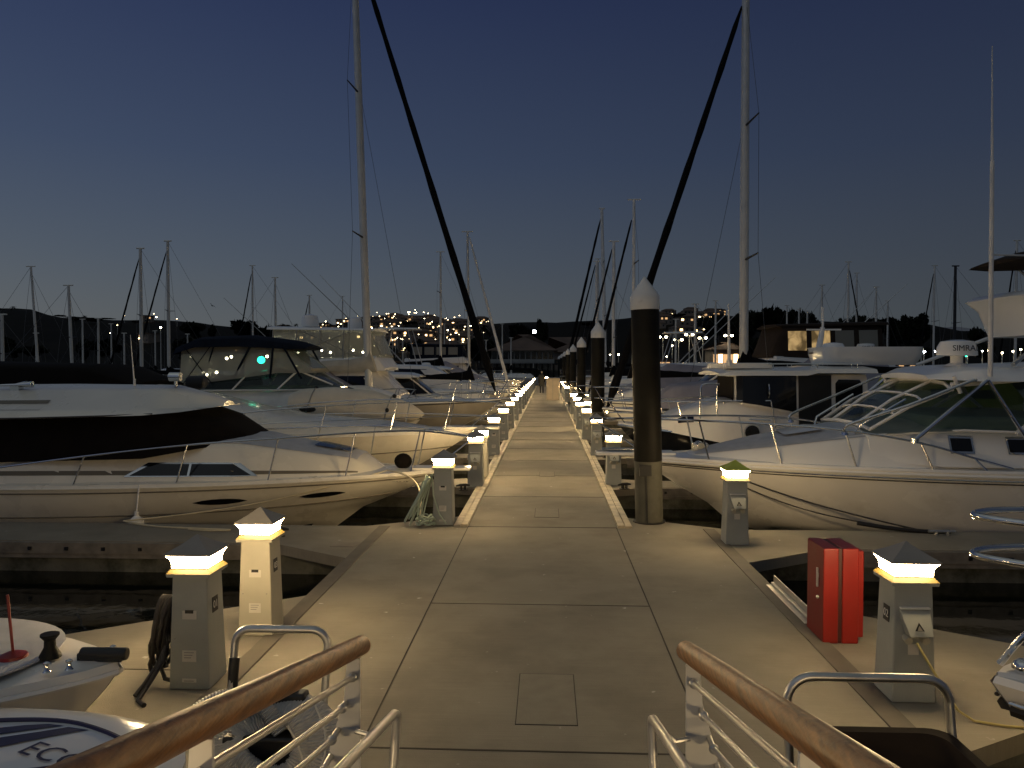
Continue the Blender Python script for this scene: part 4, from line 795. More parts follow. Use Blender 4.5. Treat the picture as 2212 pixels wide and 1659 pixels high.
mb = MB(); mb.tube([(5.5,-1.3,2.75),(6.7,-1.3,3.3)], .024, 8); mb.tube([(6.0,-1.0,2.75),(7.4,-1.0,3.5)], .03, 8); mb.build('strut', M['alu'], b.t)
A = Vector((2.25, 12.55, .8)); mb = MB(); loop3(mb, A, (5.1, 10.75, .03), .1, .012); loop3(mb, A, (4.9, 10.85, .03), .2, .01); mb.tube(smooth([(4.3,10.85,.1),(4.7,10.78,.05),(5.2,10.7,.02),(5.5,10.72,.02)]), .03, 7)
tag(mb.build('mooring_line', M['cable']), 'dark mooring line from the white express boat bow to the right pier', 'mooring line')
mb = MB(); mb.tube([(5.15,10.6,.05),(5.5,10.6,.05)], .02, 8); mb.tube([(5.25,10.6,0),(5.25,10.6,.05)], .025, 8); mb.tube([(5.4,10.6,0),(5.4,10.6,.05)], .025, 8); tag(mb.build('dock_cleat', M['alu']), 'metal dock cleat beside the white express boat', 'cleat')
# ---- right 2: pilothouse trawler, black hull
b = Boat('pilothouse_trawler', 'black hulled trawler with white pilothouse and big dark windows', 'motor boat', 1.55, 17.1, 1, 9, 2.9, 1.42, .95, .9, .66)
b.hull([M['blackhull'], M['boot']], deck=M['gel']); b.line('rub_rail', .97, .03, M['ss'])
b.mark('Sigab', .2, .72, .2, M['white'])
tk, o = b.shell('trunk_cabin', [(.7,1.35,1.42,.45,.35),(1.3,1.25,1.72,.9,.75),(2.1,1.1,1.94,1.18,1.05),(5.2,.95,1.98,1.26,1.18),(6.2,.95,1.6,1.26,1.2)], M['gel'], .06)
for sg in (1,-1):
    mb = MB(); mb.tube([(2.62,sg*1.2,1.34),(2.62,sg*1.245,1.34)], .17, 20); p = mb.build('porthole', M['ss'], o); mb = MB(); mb.tube([(2.62,sg*1.24,1.34),(2.62,sg*1.25,1.34)], .145, 20); mb.build('pane', M['dark'], p)
    panels(o, 'trunk_window', M['dark'], lambda mb: tk.side_panel(mb, 1.2, 1.5, .55, .8, sg, n=3, off=.02))
ph, o = b.shell('pilothouse', [(2.36,1.9,2.5,.8,.78),(2.46,1.9,2.52,1.1,1.06),(2.8,1.85,2.52,1.18,1.12),(4.95,1.4,2.52,1.2,1.14)], M['gel'], .04)
for sg in (1,-1):
    panels(o, 'window', M['dark'], lambda mb: ph.side_panel(mb, 2.38, 3.52, .06, .97, sg, n=4, off=.02))
    panels(o, 'door', M['black'], lambda mb: ph.side_panel(mb, 3.56, 4.22, -.9, .99, sg, n=2, off=.018))
    mb = MB(); w = [ph.side(u, t, sg, .024) for u, t in ((4.3,.3),(4.36,.22),(4.78,.22),(4.84,.3),(4.84,.82),(4.78,.9),(4.36,.9),(4.3,.82))]; mb.sheet(w); mb.build('window', M['dark'], o, smooth=0)
    mb = MB(); mb.tube([(2.95,sg*1.22,2.05),(2.95,sg*1.26,2.12),(2.95,sg*1.26,2.26),(2.95,sg*1.22,2.32)], .014, 8); mb.build('handle', M['ss'], o)
panels(o, 'windshield', M['maroon'], lambda mb: mb.sheet([(2.345,-.78,1.96),(2.345,.78,1.96),(2.345,.76,2.47),(2.345,-.76,2.47)]))
rf, o = b.shell('roof', [(1.98,2.5,2.54,1.15,1.1),(2.2,2.5,2.6,1.3,1.24),(3.7,2.5,2.62,1.32,1.26),(3.9,2.55,2.64,1.3,1.24),(5.1,2.55,2.64,1.3,1.22)], M['gel'], .05)
mb = MB(); mb.slab([(2.15,-.95),(3.1,-.95),(3.1,.95),(2.15,.95)], 2.64, 2.76); mb.build('roof_locker', M['gel'], o, bevel=.02)
mb = MB()
for v in (-1.0,-.7,.7,1.0): mb.tube([(3.0,v,2.74),(4.9,v,2.74)], .014, 6); [mb.tube([(u,v,2.64),(u,v,2.74)], .012, 6) for u in (3.1,4,4.8)]
mb.build('roof_rail', M['ss'], o)
whip(o, (2.2,-1.0,2.7), 1.28, .035, (-.02,0), M['mastw'])
mb = MB(); mb.tube([(4.4,.3,2.65),(4.55,.3,3.55)], [.09,.05], 10); mb.box(4.3,5.0,.15,.45,2.95,3.0); mb.tube([(4.2,.3,3.5),(4.95,.3,3.5)], .02, 6); mb.tube([(4.55,.3,3.5),(4.55,.3,4.0)], .025, 6); mb.build('mast', M['gelw'], o)
dome(o, (4.62,-.15,3.0), .24, .2, 'radar_dome')
mb = MB(); mb.rings([rrect(4.35,6.3,-.55,.65,2.72,.3), rrect(4.3,6.4,-.65,.75,2.95,.3), rrect(4.3,6.4,-.65,.75,3.1,.3)]); mb.build('roof_dinghy', M['gelw'], o)
b.rail('bow_rail', [(-.2,.03,.5),(.4,.05,.55),(1.2,.06,.62),(2.1,.06,.72),(3.0,.06,.8)], mid=True, r=.016)
mb = MB(); mb.tube(smooth([(1.62,-1.0,1.6),(1.62,-1.0,2.2),(1.72,-1.0,2.32),(2.0,-1.02,2.32)], 5), .018, 8); mb.tube([(1.95,-1.02,1.7),(1.95,-1.02,2.3)], .018, 8); mb.build('grab_rail', M['ss'], b.t)
# ---- generic motor boats for the rows behind
def motorboat(label, xb, yc, side, L, B, fb, kind=0, top='gelw', group=None, txt=None, canvas='greycanvas', lit=False, detail=True, name='motor_boat'):
    b = Boat(name, label, 'motor boat', xb, yc, side, L, B, fb, fb*.86, L*.11, .62, group); k = L/10
    b.hull([M['gel'], M['boot']], deck=M['gel'], ns=12 if detail else 8, lvl=4 if detail else 3)
    tk, o = b.shell('foredeck_trunk', [(1.1*k,fb,fb+.04,.4,.3),(2.4*k,fb,fb+.32,.8*B/3,.6*B/3),(4*k,fb*.96,fb+.5,1.2*B/3,B/3),(9*k,fb*.9,fb+.45,1.3*B/3,1.15*B/3)], M['gel'], .08, n=2)
    z = fb+.45
    if kind == 0:      # express with hardtop
        ws, o = b.shell('windshield', [(3.5*k,z,z+.06,.5*B/3,.4*B/3),(4.5*k,z,z+.75,1.1*B/3,.95*B/3),(7.6*k,z,z+.85,1.25*B/3,1.1*B/3)], M['dark'], .04, n=2)
        mb = MB()
        for sg in (1,-1): mb.tube([ws.side(4.9*k,0,sg),ws.side(5.6*k,1,sg)], .05, 6); mb.tube([ws.side(3.6*k,.2,sg),ws.side(4.5*k,1,sg),ws.side(7.6*k,1,sg)], .04, 6); mb.tube([ws.side(7.6*k,1,sg),(8.4*k,sg*1.2*B/3,z)], .06, 6)
        mb.build('windshield_frame', M['gelw'], o)
        b.shell('hardtop', [(4.1*k,z+.78,z+.82,.9*B/3,.8*B/3),(4.6*k,z+.78,z+.92,1.2*B/3,1.1*B/3),(8.3*k,z+.8,z+.96,1.25*B/3,1.15*B/3)], M[top], .06, n=2)
        dome(b.t, (5.8*k,-.1,z+1.0), .3, .22, txt=txt, rt=b.rt, nv=b.nv)
    elif kind == 1:    # flybridge with canvas enclosure
        hs, o = b.shell('cabin', [(3.4*k,z-.2,z+.1,.8*B/3,.7*B/3),(4.4*k,z-.3,z+1.0,1.25*B/3,1.1*B/3),(8.6*k,z-.3,z+1.0,1.3*B/3,1.2*B/3)], M['gel'], .04, n=2)
        for sg in (1,-1): panels(o, 'window', M['dark'], lambda mb: hs.side_panel(mb, 4.3*k, 7.8*k, .5, .85, sg, sl0=.3))
        fb_, o = b.shell('flybridge', [(3.9*k,z+1.0,z+1.1,1.0*B/3,.9*B/3),(4.2*k,z+1.0,z+1.55,1.25*B/3,1.2*B/3),(8.4*k,z+1.0,z+1.4,1.3*B/3,1.2*B/3)], M['gelw'], .02, n=2)
        en, o = b.shell('canvas_enclosure', [(4.1*k,z+1.5,z+1.6,1.0*B/3,.9*B/3),(4.5*k,z+1.4,z+2.5,1.15*B/3,1.05*B/3),(8.0*k,z+1.35,z+2.55,1.22*B/3,1.08*B/3)], M[canvas], .03, n=2)
        b.shell('enclosure_roof', [(4.3*k,z+2.5,z+2.56,1.0*B/3,.95*B/3),(8.2*k,z+2.54,z+2.64,1.15*B/3,1.1*B/3)], M['gelw'] if canvas == 'clear' else M[canvas], .05, n=2)
        if canvas != 'clear':
            for sg in (1,-1):
                for j in range(4): panels(o, 'canvas_window', M['glow3'] if lit and j in (0,1) else M['clear'], lambda mb: en.side_panel(mb, (4.65+j*.84)*k, (4.65+j*.84+.66)*k, .3, .86, sg, n=2, off=.014))
        else:
            for sg in (1,-1):
                mb = MB()
                for j in range(5): u = (4.5+j*.87)*k; mb.tube([en.side(u,0,sg),en.side(u,1,sg)], .03, 6)
                mb.tube([en.side(4.6*k,0,sg),en.side(7*k,1,sg)], .018, 6); mb.tube([en.side(5*k,1,sg),en.side(7.9*k,0,sg)], .018, 6)
                mb.build('curtain_frame', M['print'], o)
            mb = MB()
            for q in range(5): mb.ball((5+q*.62*k, (-1)**q*.5, z+1.7+.1*(q%2)), .045,.045,.045, 8, 5)
            mb.build('cabin_lamp', M['lampw'], b.t)
        (dome(b.t, (5.4*k,-.3,z+2.66), .28, .42), dome(b.t, (7.0*k,.2,z+2.68), .34, .5)) if canvas == 'clear' else None
        if txt: dome(b.t, (7.4*k,b.nv*1.35,z+1.7), .33, .26, txt=txt, rt=b.rt, nv=b.nv)
    elif kind == 2:    # canvas-covered cruiser
        cn, o = b.shell('boat_cover', [(2.2*k,z-.2,z-.1,.6*B/3,.5*B/3),(4.2*k,z-.3,z+.6,1.3*B/3,.5*B/3),(5.6*k,z-.3,z+1.3,1.45*B/3,.45*B/3),(9*k,z-.3,z+1.1,1.45*B/3,.6*B/3)], M[canvas], .1, n=3)
    else:              # sportfisher with outriggers
        hs, o = b.shell('cabin', [(3*k,z-.2,z+.1,.8*B/3,.7*B/3),(4.4*k,z-.3,z+.9,1.25*B/3,1.1*B/3),(7.6*k,z-.3,z+1.0,1.3*B/3,1.2*B/3)], M['gelw'], .04, n=2)
        for sg in (1,-1): panels(o, 'window', M['dark'], lambda mb: hs.side_panel(mb, 4.0*k, 7.2*k, .45, .85, sg, sl0=.5))
        mb = MB()
        for sg in (1,-1): mb.tube([(6*k,sg*1.2,z+1),(6*k+5.5,sg*2.6,z+6.5)], [.04,.015], 6); mb.tube([(5*k,sg*.9,z+1),(5.5*k,sg*.8,z+3)], .03, 6); mb.tube([(7*k,sg*.9,z+1),(6.6*k,sg*.8,z+3)], .03, 6)
        mb.build('outrigger', M['alu'], b.t)
        b.shell('tower_top', [(5*k,z+3,z+3.06,.9,.8),(7*k,z+3,z+3.1,.95,.85)], M['gelw'], .04, n=1)
    b.rail('bow_rail', [(-.3,.02,.55),(.5*k,.06,.6),(1.8*k,.1,.6),(3.2*k,.1,.5),(4.6*k,.12,.3)], r=.014 if detail else .02)
    if detail: b.line('rub_rail', .95, .022, M['rub'], n=14)
    return b
motorboat('flybridge cruiser with a large clear enclosure and two white domes', -2.1, 29.8, -1, 10.2, 4.1, 1.05, 1, canvas='clear')
motorboat('small white hardtop boat with dark side windows and angled arch', -1.75, 33.7, -1, 9.2, 3.1, .95, 0)
motorboat('cruiser under a sloping grey boat cover beyond the tan sail cover', -5.2, 28.2, -1, 6.5, 2.6, 1.25, 2)
sailboat('small sloop with a white furled jib reaching down to the far left walkway', -1.65, 39.3, -1, 8.5, 2.7, 1.0, 2.35, 9.5, 'mastw', mr=.07, lean=.1, jr=.07, spreaders=1)
motorboat('far cruiser with outriggers among the bows on the left', -1.9, 44.2, -1, 11, 3.6, 1.3, 3)
motorboat('far white cruiser with arch moored past the small sloop', -1.9, 48.4, -1, 10, 3.4, 1.2, 0)
sailboat('far white sloop with navy hull bottom beyond the hardtop boats', -3.2, 53, -1, 11, 3.4, 1.7, 4.2, 10.5, None, hullm='gel', mr=.08)
motorboat('far covered cruiser near the left end of the walkway', -2, 57.5, -1, 10, 3.3, 1.2, 2)
motorboat('last flybridge boat on the left before the boathouse', -2, 66, -1, 12, 3.8, 1.4, 1, canvas='navy')
motorboat('flybridge boat with brown canvas enclosure and warm lit windows', 3.6, 26.4, 1, 8.8, 3.7, 1.0, 1, canvas='browncanvas', lit=True, txt='SIMRAD')
motorboat('white hardtop boat with a radar dome seen right of the nearest piling', 1.9, 30.2, 1, 10.5, 3.5, 1.3, 0, txt='SIMRAD')
sailboat('sloop with slim white mast and thin black jib, second mast right of the walkway', 1.55, 33.9, 1, 9.5, 3.0, 1.2, 2.2, 9.9, 'sailcover', mastm='mastw', mr=.07, jr=.06, jtop=.9)
motorboat('cruiser in a pale grey boat cover behind the trawler', 4.4, 25.2, 1, 7, 2.9, 1.15, 2)
motorboat('dinghy-sized white boat under a grey cover near the second piling', 1.8, 40.5, 1, 8, 2.8, 1.0, 2)
sailboat('sloop with short thick mast and black jib between two taller masts', 1.5, 46.5, 1, 9, 2.9, 1.1, 2.45, 10.1, 'sailcover', mastm='mastw', mr=.1, jr=.07, jtop=.95)
motorboat('far white sportfisher with outriggers on the right', 1.9, 52.8, 1, 12, 3.9, 1.4, 3)
sailboat('distant sloop with pale mast leaning beside a black jib', 1.2, 62, 1, 10, 3.2, 1.2, 2.7, 11, 'sailcover', mastm='mastw', mr=.1, jr=.07)
sailboat('distant ketch whose tall mast stands over the fourth piling', 1.4, 75, 1, 15, 4.2, 1.6, 4.2, 17.8, 'sailcover', mastm='mastw', mr=.17, jr=.13, lean=-.4, jtop=.94)
sailboat('distant bare masted sloop beside the tall ketch', 2.2, 68, 1, 9, 3, 1.1, 2.2, 12, None, mastm='mast', mr=.08, detail=False)
# ---- near boats cut by the frame
b = Boat('skiff', 'white skiff bow with grey deck, red line and black bow roller at lower left', 'boat', -2.42, 4.22, -1, 5.4, 1.95, 1.0, .86, .6, .8)
b.hull([M['gel'], M['boot']], deck=M['gel']); b.line('rub_rail', .97, .018, M['gelw'])
mb = MB(); pts = []
for k in range(25):
    a = math.pi*k/24; pts.append((.42+1.1*(1-math.sin(a))*.9, .78*math.cos(a)*(.9), 0))
poly = [(u, v, b.sheer(u)+.075) for u, v, _ in pts]+[(4.5,-.72,.95),(4.5,.72,.95)]
mb.prism(poly, (0,0,.012)); mb.build('nonskid_pad', M['deck'], b.t, smooth=0)
mb = MB(); mb.tube([(-.04,.0,1.08),(.22,.02,1.085)], .036, 12); mb.box(-.02,.24,-.035,.035,1.04,1.09); mb.build('bow_roller', M['black'], b.t, bevel=.01)
mb = MB(); mb.lathe([(.06,0),(.055,.015),(.032,.06),(.03,.1),(.05,.125),(.05,.135)], 16, (.4,.02,1.06)); mb.build('windlass', M['pile'], b.t)
mb = MB()
for p in ((.08,-.06),(.2,.16),(.3,.2)): mb.lathe([(.022,0),(.013,.012),(.01,.035),(.018,.042),(.018,.05),(.003,.058)], 12, (p[0],p[1],1.05))
mb.build('cleat', M['ss'], b.t)
mb = MB(); mb.tube([(.6,.04,1.06),(.63,.04,1.42)], .008, 8); mb.lathe([(.075,0),(.07,.02),(.02,.04)], 16, (.6,.04,1.06)); mb.build('red_line_post', M['red'], b.t)
t = thing('covered_tender', 'white covered tender with a dark blue badge reading ECO at lower left', 'tender', (-2.5, 3.0, 0), 0)
zf = lambda x, y: .6+.11*(1-min(1,(x/.98)**2*.8+((y)/.58)**2*.55))
mb = MB(); rows = []
for i in range(10):
    q = i/9; rows.append([(.98*q*math.copysign(abs(math.cos(a))**.85, math.cos(a)), .58*q*math.copysign(abs(math.sin(a))**.85, math.sin(a)), zf(.98*q*math.cos(a), .58*q*math.sin(a))-(0 if q < 1 else .02)) for a in [2*math.pi*k/48 for k in range(48)]])
rows.append([(p[0]*1.01,p[1]*1.02,p[2]-.12) for p in rows[-1]]); rows.append([(p[0]*.8,p[1]*.75,-.35) for p in rows[-1]])
mb.rings(rows, cap=False); cv = mb.build('cover', M['gelw'], t, smooth=60)
mb = MB(); badge = [(-.5,-.2),(-.4,.1),(-.1,.27),(.15,.335),(.35,.34),(.55,.275),(.68,.205),(.71,.15),(.66,.06),(.52,-.06),(.2,-.2)]
bp = smooth([(x,y,0) for x, y in badge], 8); mb.tube([(p.x,p.y,zf(p.x,p.y)+.006) for p in bp], .011, 6); mb.build('badge_outline', M['navyprint'], cv)
def flat(poly, name):
    mb = MB(); n = len(poly[0]); mb.rings([[(x,y,zf(x,y)+.006) for x, y in r] for r in poly], 0, False, False); return mb.build(name, M['navyprint'], cv)
flat([[(-.3,-.06),(-.05,.07),(.12,.16),(.26,.245),(.345,.3)],[(-.34,.02),(-.1,.14),(.05,.215),(.18,.275),(.27,.305)]], 'chevron'); flat([[(-.1,-.16),(.12,-.02),(.27,.1),(.38,.2),(.47,.28)],[(-.26,-.1),(-.02,.04),(.15,.13),(.29,.22),(.37,.29)]], 'chevron')
def drape(txt, x0, y0, ang, size):
    cu = bpy.data.curves.new('lettering', 'FONT'); cu.body = txt; cu.size = size; cu.resolution_u = 3; o = bpy.data.objects.new('tmp', cu); COL.objects.link(o); bpy.context.view_layer.update()
    me = bpy.data.meshes.new_from_object(o.evaluated_get(bpy.context.evaluated_depsgraph_get())); bpy.data.objects.remove(o)
    ca, sa = math.cos(ang), math.sin(ang)
    for v in me.vertices: x, y = v.co.x, v.co.y; X = x0+x*ca-y*sa; Y = y0+x*sa+y*ca; v.co = (X, Y, zf(X,Y)+.007)
    me.materials.append(M['navyprint']); o = bpy.data.objects.new('lettering', me); COL.objects.link(o); o.parent = cv
drape('ECO', .31, .03, R(-17), .155)
# near right boat: only its bow, rub rail and chrome pulpit reach the frame
b = Boat('bowrider', 'white boat bow with black rub rail and chrome pulpit at right edge', 'boat', 2.38, 4.2, 1, 6.5, 2.2, 1.02, .95, .6, .74)
b.hull([M['gelw'], M['boot']], deck=M['gelw']); b.line('rub_rail', .8, .04, M['rubber'], off=.02); b.line('rub_insert', .86, .012, M['ss'], off=.045)
mb = MB()
for z, x0 in ((1.9,-.1),(1.69,-.1)):
    mb.tube(smooth([(1.6,-.62,z-.02),(.9,-.5,z-.01),(.3,-.3,z),(-.02,-.1,z+.01),(x0+.02,.05,z+.01),(.1,.18,z+.01),(.5,.3,z),(1.0,.45,z),(1.8,.6,z)], 6), .018, 10)
for u, v in ((.3,-.3),(.5,.3)): mb.tube([(u,v,1.9),(u+.14,v*1.2,1.6),(u+.3,v*1.35,1.06)], .016, 8)
mb.build('pulpit_rail', M['ss'], b.t)
mb = MB(); mb.ball((.16,0,1.1),.05,.05,.05); mb.tube(smooth([(.1,.1,1.08),(.25,.0,1.32),(.6,-.12,1.36),(.9,-.2,1.1)]), .018, 8); mb.build('bow_cleat', M['ss'], b.t)
tr, o = b.shell('foredeck', [(.35,1.04,1.08,.25,.2),(1.2,1.02,1.16,.7,.6),(3,1.0,1.2,.95,.85)], M['deck'], .08)
# ------------------------------------------------------------------ far shore
SKY = [(-900,700),(-500,690),(-200,680),(0,678),(42,680),(88,692),(158,694),(264,703),(389,706),(470,716),(560,720),(640,722),(700,716),(800,706),(872,703),(920,703),(956,715),(1016,716),(1048,715),(1100,714),(1180,708),(1216,707),(1300,705),(1400,694),(1470,690),(1543,694),(1612,702),(1700,706),(1800,708),(1900,706),(2000,712),(2060,722),(2150,728),(2300,728),(2600,725),(3200,715)]
def skyl(px):
    for a, b in zip(SKY, SKY[1:]):
        if px <= b[0]: return lerp(a[1], b[1], max(0, (px-a[0])/(b[0]-a[0])))
    return SKY[-1][1]
def hz(x, y, extra=0):
    """ground height: flat shore, rising to the ridge some 620 m away"""
    px = 1183+FPX*x/max(y,1); e_ = (788-skyl(px))/FPX
    k = max(0, min(1, (y-205)/(560-205))); k = k*k*(3-2*k)*.9+.1*k
    bump = 1.2*math.sin(x*.031+y*.017)+.9*math.sin(x*.073-y*.041)
    return .5+k*(e_*620+1.8+bump)
mb = MB(); rows = []
ys = [168,185,205,230,260,300,340,380,430,480,530,580,620,680,760,900]
for y in ys: rows.append([(x*y/620, y, hz(x*y/620, min(y, 600)) if y > 168 else .4) for x in [i*14-1100 for i in range(158)]])
mb.rings(rows, 0, False, False); tag(mb.build('hillside', M['hill'], smooth=60), kind='structure')
mb = MB(); mb.sheet([(-900,140,.45),(900,140,.45),(900,206,.5),(-900,206,.5)]); tag(mb.build('shore_ground', M['hill'], smooth=0), kind='structure')
mb = MB()
for i in range(60):
    x = -300+i*10; mb.box(x, x+9.96, 138.5, 140, WL-1, 1.1)
    mb.box(x-.25, x+.25, 138.2, 138.5, WL-1, 1.2)
mb.box(-301,300,138.2,140.2,1.1,1.35); tag(mb.build('seawall', M['seawall'], smooth=0), 'long concrete seawall along the far shore of the marina', 'seawall')
mb = MB(); rows = []     # distant mountain on the right
for y, k in ((2600,0),(3000,.55),(3500,1),(4300,.6)): rows.append([(1183+0*i+0 if False else (i*60-200+1000), y, max(0, k*(150*math.exp(-((i*60+800-1880)/520)**2)+28*math.sin(i*.5)*math.exp(-((i*60+800-1880)/700)**2)))) for i in range(50)])
mb.rings(rows, 0, False, False); tag(mb.build('distant_mountain', pm('mountain_haze_grey', (.3,.3,.32), 1, var=.1, scale=.004), smooth=60), kind='structure')
# ---- trees: trunk, limbs and a crown of leaf clumps
def crown_mesh(name, seed, rx, rz, n, flat=.0, leaf=.5):
    rnd = random.Random(seed); mb = MB(); lobes = []
    for k in range(9):
        a = rnd.uniform(0, 6.28); q = rnd.uniform(.15,.75); lobes.append((q*rx*math.cos(a), q*rx*math.sin(a), rnd.uniform(-.45,.55)*rz, rnd.uniform(.3,.5)))
    for k in range(n):
        l = rnd.choice(lobes); d = Vector((rnd.gauss(0,1), rnd.gauss(0,1), rnd.gauss(0,1))).normalized()*rnd.uniform(.5,1.05)
        c = Vector((l[0]+d.x*l[3]*rx, l[1]+d.y*l[3]*rx, l[2]+d.z*l[3]*rz*(1-flat))); a = Vector((rnd.gauss(0,1),rnd.gauss(0,1),rnd.gauss(0,.6))).normalized()*leaf*rnd.uniform(.5,1.2); b_ = a.orthogonal().normalized()*leaf*rnd.uniform(.3,.7)
        mb.add([c-a, c+b_, c+a, c-b_], [(0,1,2,3)])
    o = mb.build(name, M['tree'], smooth=0); me = o.data; bpy.data.objects.remove(o); return me
CR = [crown_mesh('crown', 1, 5, 4, 2000, .1, .75), crown_mesh('crown', 2, 6, 3, 2000, .45, .7), crown_mesh('crown', 3, 4, 5, 2000, 0, .7), crown_mesh('crown', 4, 7, 3.2, 2400, .3, .8)]
def palm_mesh():
    rnd = random.Random(9); mb = MB()
    for k in range(26):
        a = rnd.uniform(0,6.28); d = rnd.uniform(-.5,.9); P = [Vector((math.cos(a)*r*1.0, math.sin(a)*r, d*r-.28*r*r)) for r in (0,.6,1.2,1.8,2.3)]
        w = Vector((-math.sin(a), math.cos(a), 0))
        mb.rings([[p-w*q, p+w*q] for p, q in zip(P, (.05,.25,.3,.22,.03))], 0, False, False)
    o = mb.build('crown', M['tree'], smooth=0); me = o.data; bpy.data.objects.remove(o); return me
PALM = palm_mesh()
mb = MB(); mb.tube([(0,0,-3),(.1,0,0),(-.05,.05,1)], [.055,.05,.03], 8)
for a in (0,2,4): mb.tube([(0,0,.35),(.14*math.cos(a),.14*math.sin(a),.72)], [.03,.012], 6)
o = mb.build('trunk', M['trunk']); TRUNK = o.data; bpy.data.objects.remove(o)
def tree(x, y, z, h, w, kind, label, group):
    t = thing('palm_tree' if kind == 'p' else 'tree', label, 'palm tree' if kind == 'p' else 'tree', (x, y, z), random.uniform(0,6.28), group)
    tr = bpy.data.objects.new('trunk', TRUNK); COL.objects.link(tr); tr.parent = t; tr.scale = (h*.5,h*.5,h*.75) if kind != 'p' else (h*.3,h*.3,h)
    me = PALM if kind == 'p' else CR[kind]; c = bpy.data.objects.new('crown', me); COL.objects.link(c); c.parent = t
    if kind == 'p': c.location = (0,0,h); c.scale = (w/4.6,)*3
    else:
        bb = [v.co for v in me.vertices]; bx = max(abs(v.x) for v in bb); bz0 = min(v.z for v in bb); bz1 = max(v.z for v in bb)
        c.scale = (w/2/bx, w/2/bx, h*.72/(bz1-bz0)); c.location = (0,0,h-bz1*h*.72/(bz1-bz0))
    return t
def tree_px(px, ytop, wpx, Y, kind, label, group=None):
    p = at(px, ytop-5, Y); wpx *= 1.15; g = hz(p.x, Y) if Y > 168 else .5; g = min(g, p.z-2); return tree(p.x, Y, g, p.z-g, wpx*Y/FPX, kind, label, group)
NAMED = [(416,697,60,330,1,'umbrella shaped tree on the left skyline'),(460,704,20,330,2,'small lollipop shaped tree on the left skyline'),(528,694,66,300,0,'largest broad dark tree left of the navy bimini'),(572,703,44,300,3,'rounded tree just right of the largest left tree'),(1126,702,52,230,0,'rounded tree above the boathouse roof'),(1168,692,30,260,2,'tall narrow tree right of the bright white lamp'),(1275,699,40,420,0,'tree crown beside the two thin black jibs'),(1684,660,96,260,3,'high domed tree mass right of the tall right mast'),(1612,671,70,262,0,'dark dome tree just left of the tallest tree mass'),(1742,668,66,262,3,'lower dome tree right of the tallest tree mass'),(1543,676,70,300,3,'tree dome left of the tall right mast'),(1852,677,84,262,3,'round dark tree dome behind the slanted pole'),(1935,688,60,262,0,'low dark tree between bare masts on the right'),(1990,678,52,250,2,'ragged topped tree by the black mast'),(1960,682,40,255,2,'upright tree behind the radar on the hardtop'),(2108,708,40,300,1,'small tree below the tower console at the right edge')]
for px, yt, w, Y, k, lb in NAMED: tree_px(px, yt, w, Y, k, lb, 'dark trees on the skyline')
for i in range(46):
    px = random.choice([random.uniform(-60,380), random.uniform(560,1060), random.uniform(560,1060), random.uniform(1200,1480), random.uniform(1760,2240)]); Y = random.uniform(430,600)
    tree_px(px, skyl(px)-random.uniform(0,9), random.uniform(18,46), Y, random.choice([0,1,2,3]), 'dark bushy tree on the hill ridge among house roofs', 'ridge trees')
for i in range(44):
    px = (-20+i*21+random.uniform(-8,8)) if i < 20 else random.uniform(560,1060) if i < 36 else random.uniform(1380,1600); Y = random.uniform(470,590)
    tree_px(px, skyl(px)-random.uniform(0,9), random.uniform(22,60), Y, random.choice([0,1,2,3]), 'dark tree standing clear of the hill ridge', 'ridge top trees')
for i in range(34):
    px = random.choice([random.uniform(0,560), random.uniform(1030,1062), random.uniform(1600,1660), random.uniform(1640,2240)]); Y = random.uniform(190,260)
    tree_px(px, random.uniform(724,752), random.uniform(34,70), Y, random.choice([0,1,3,2]), 'dark tree along the far shore behind the masts', 'shore trees')
for px, yt in ((28,668),(92,684),(182,688),(612,706),(622,708),(640,706),(748,703),(798,698),(845,695),(990,706),(1003,706),(1030,708),(1060,706),(1420,686),(705,700),(905,698)):
    tree_px(px, yt, random.uniform(9,13), random.uniform(480,560), 'p', 'small palm silhouette standing above the hill ridge', 'ridge palms')
for px, yt in ((880,748),(905,742),(1045,712)): tree_px(px, yt, 34, 175, 'p', 'shaggy palm tree by the lit shore buildings', 'shore palms')
# ---- houses on the hillside
def house_mesh(seed):
    rnd = random.Random(seed); w = rnd.uniform(9,16); d = rnd.uniform(7,10); h = rnd.choice([3.2,5.8,6]); mb = MB()
    mb.box(-w/2,w/2,-d/2,d/2,-5,h,0); e = .7
    if rnd.random() < .7: mb.add([(-w/2-e,-d/2-e,h),(w/2+e,-d/2-e,h),(w/2+e,d/2+e,h),(-w/2-e,d/2+e,h),(-w/4,0,h+1.9),(w/4,0,h+1.9)], [(0,1,5,4),(1,2,5),(2,3,4,5),(3,0,4),(0,3,2,1)], 1)
    else: mb.box(-w/2-e,w/2+e,-d/2-e,d/2+e,h,h+.5,1)
    for f in range(1 if h < 4 else 2):
        n = int(w/3)
        for k in range(n):
            x = -w/2+(k+.5)*w/n; lit = rnd.random(); m = 2 if lit < .12 else 3 if lit < .36 else 4; ww = rnd.uniform(.5,1.0)
            mb.box(x-ww,x+ww,-d/2-.06,-d/2+.02,.8+f*2.8,2.2+f*2.8,m)
    if rnd.random() < .8: x = rnd.uniform(-w/2,w/2); s = rnd.uniform(.35,.8); mb.box(x-s,x+s,-d/2-.5,-d/2-.1,2.3,2.3+s,5)
    o = mb.build('house', [M['stucco'], M['roof'], M['glow'], M['glow2'], M['dark'], M['lamph']], smooth=0); me = o.data; bpy.data.objects.remove(o); return me
HM = [house_mesh(i) for i in range(16)]
def house(px, py, Y, label, group, k=None):
    p = at(px, py, Y); o = bpy.data.objects.new('house', random.choice(HM) if k is None else HM[k]); COL.objects.link(o); o.location = (p.x, Y, hz(p.x, Y)); o.rotation_euler = (0,0,random.uniform(-.5,.5)); o.scale = (.68,.68,.68); return tag(o, label, 'house', group)
rr_ = random.Random(21)
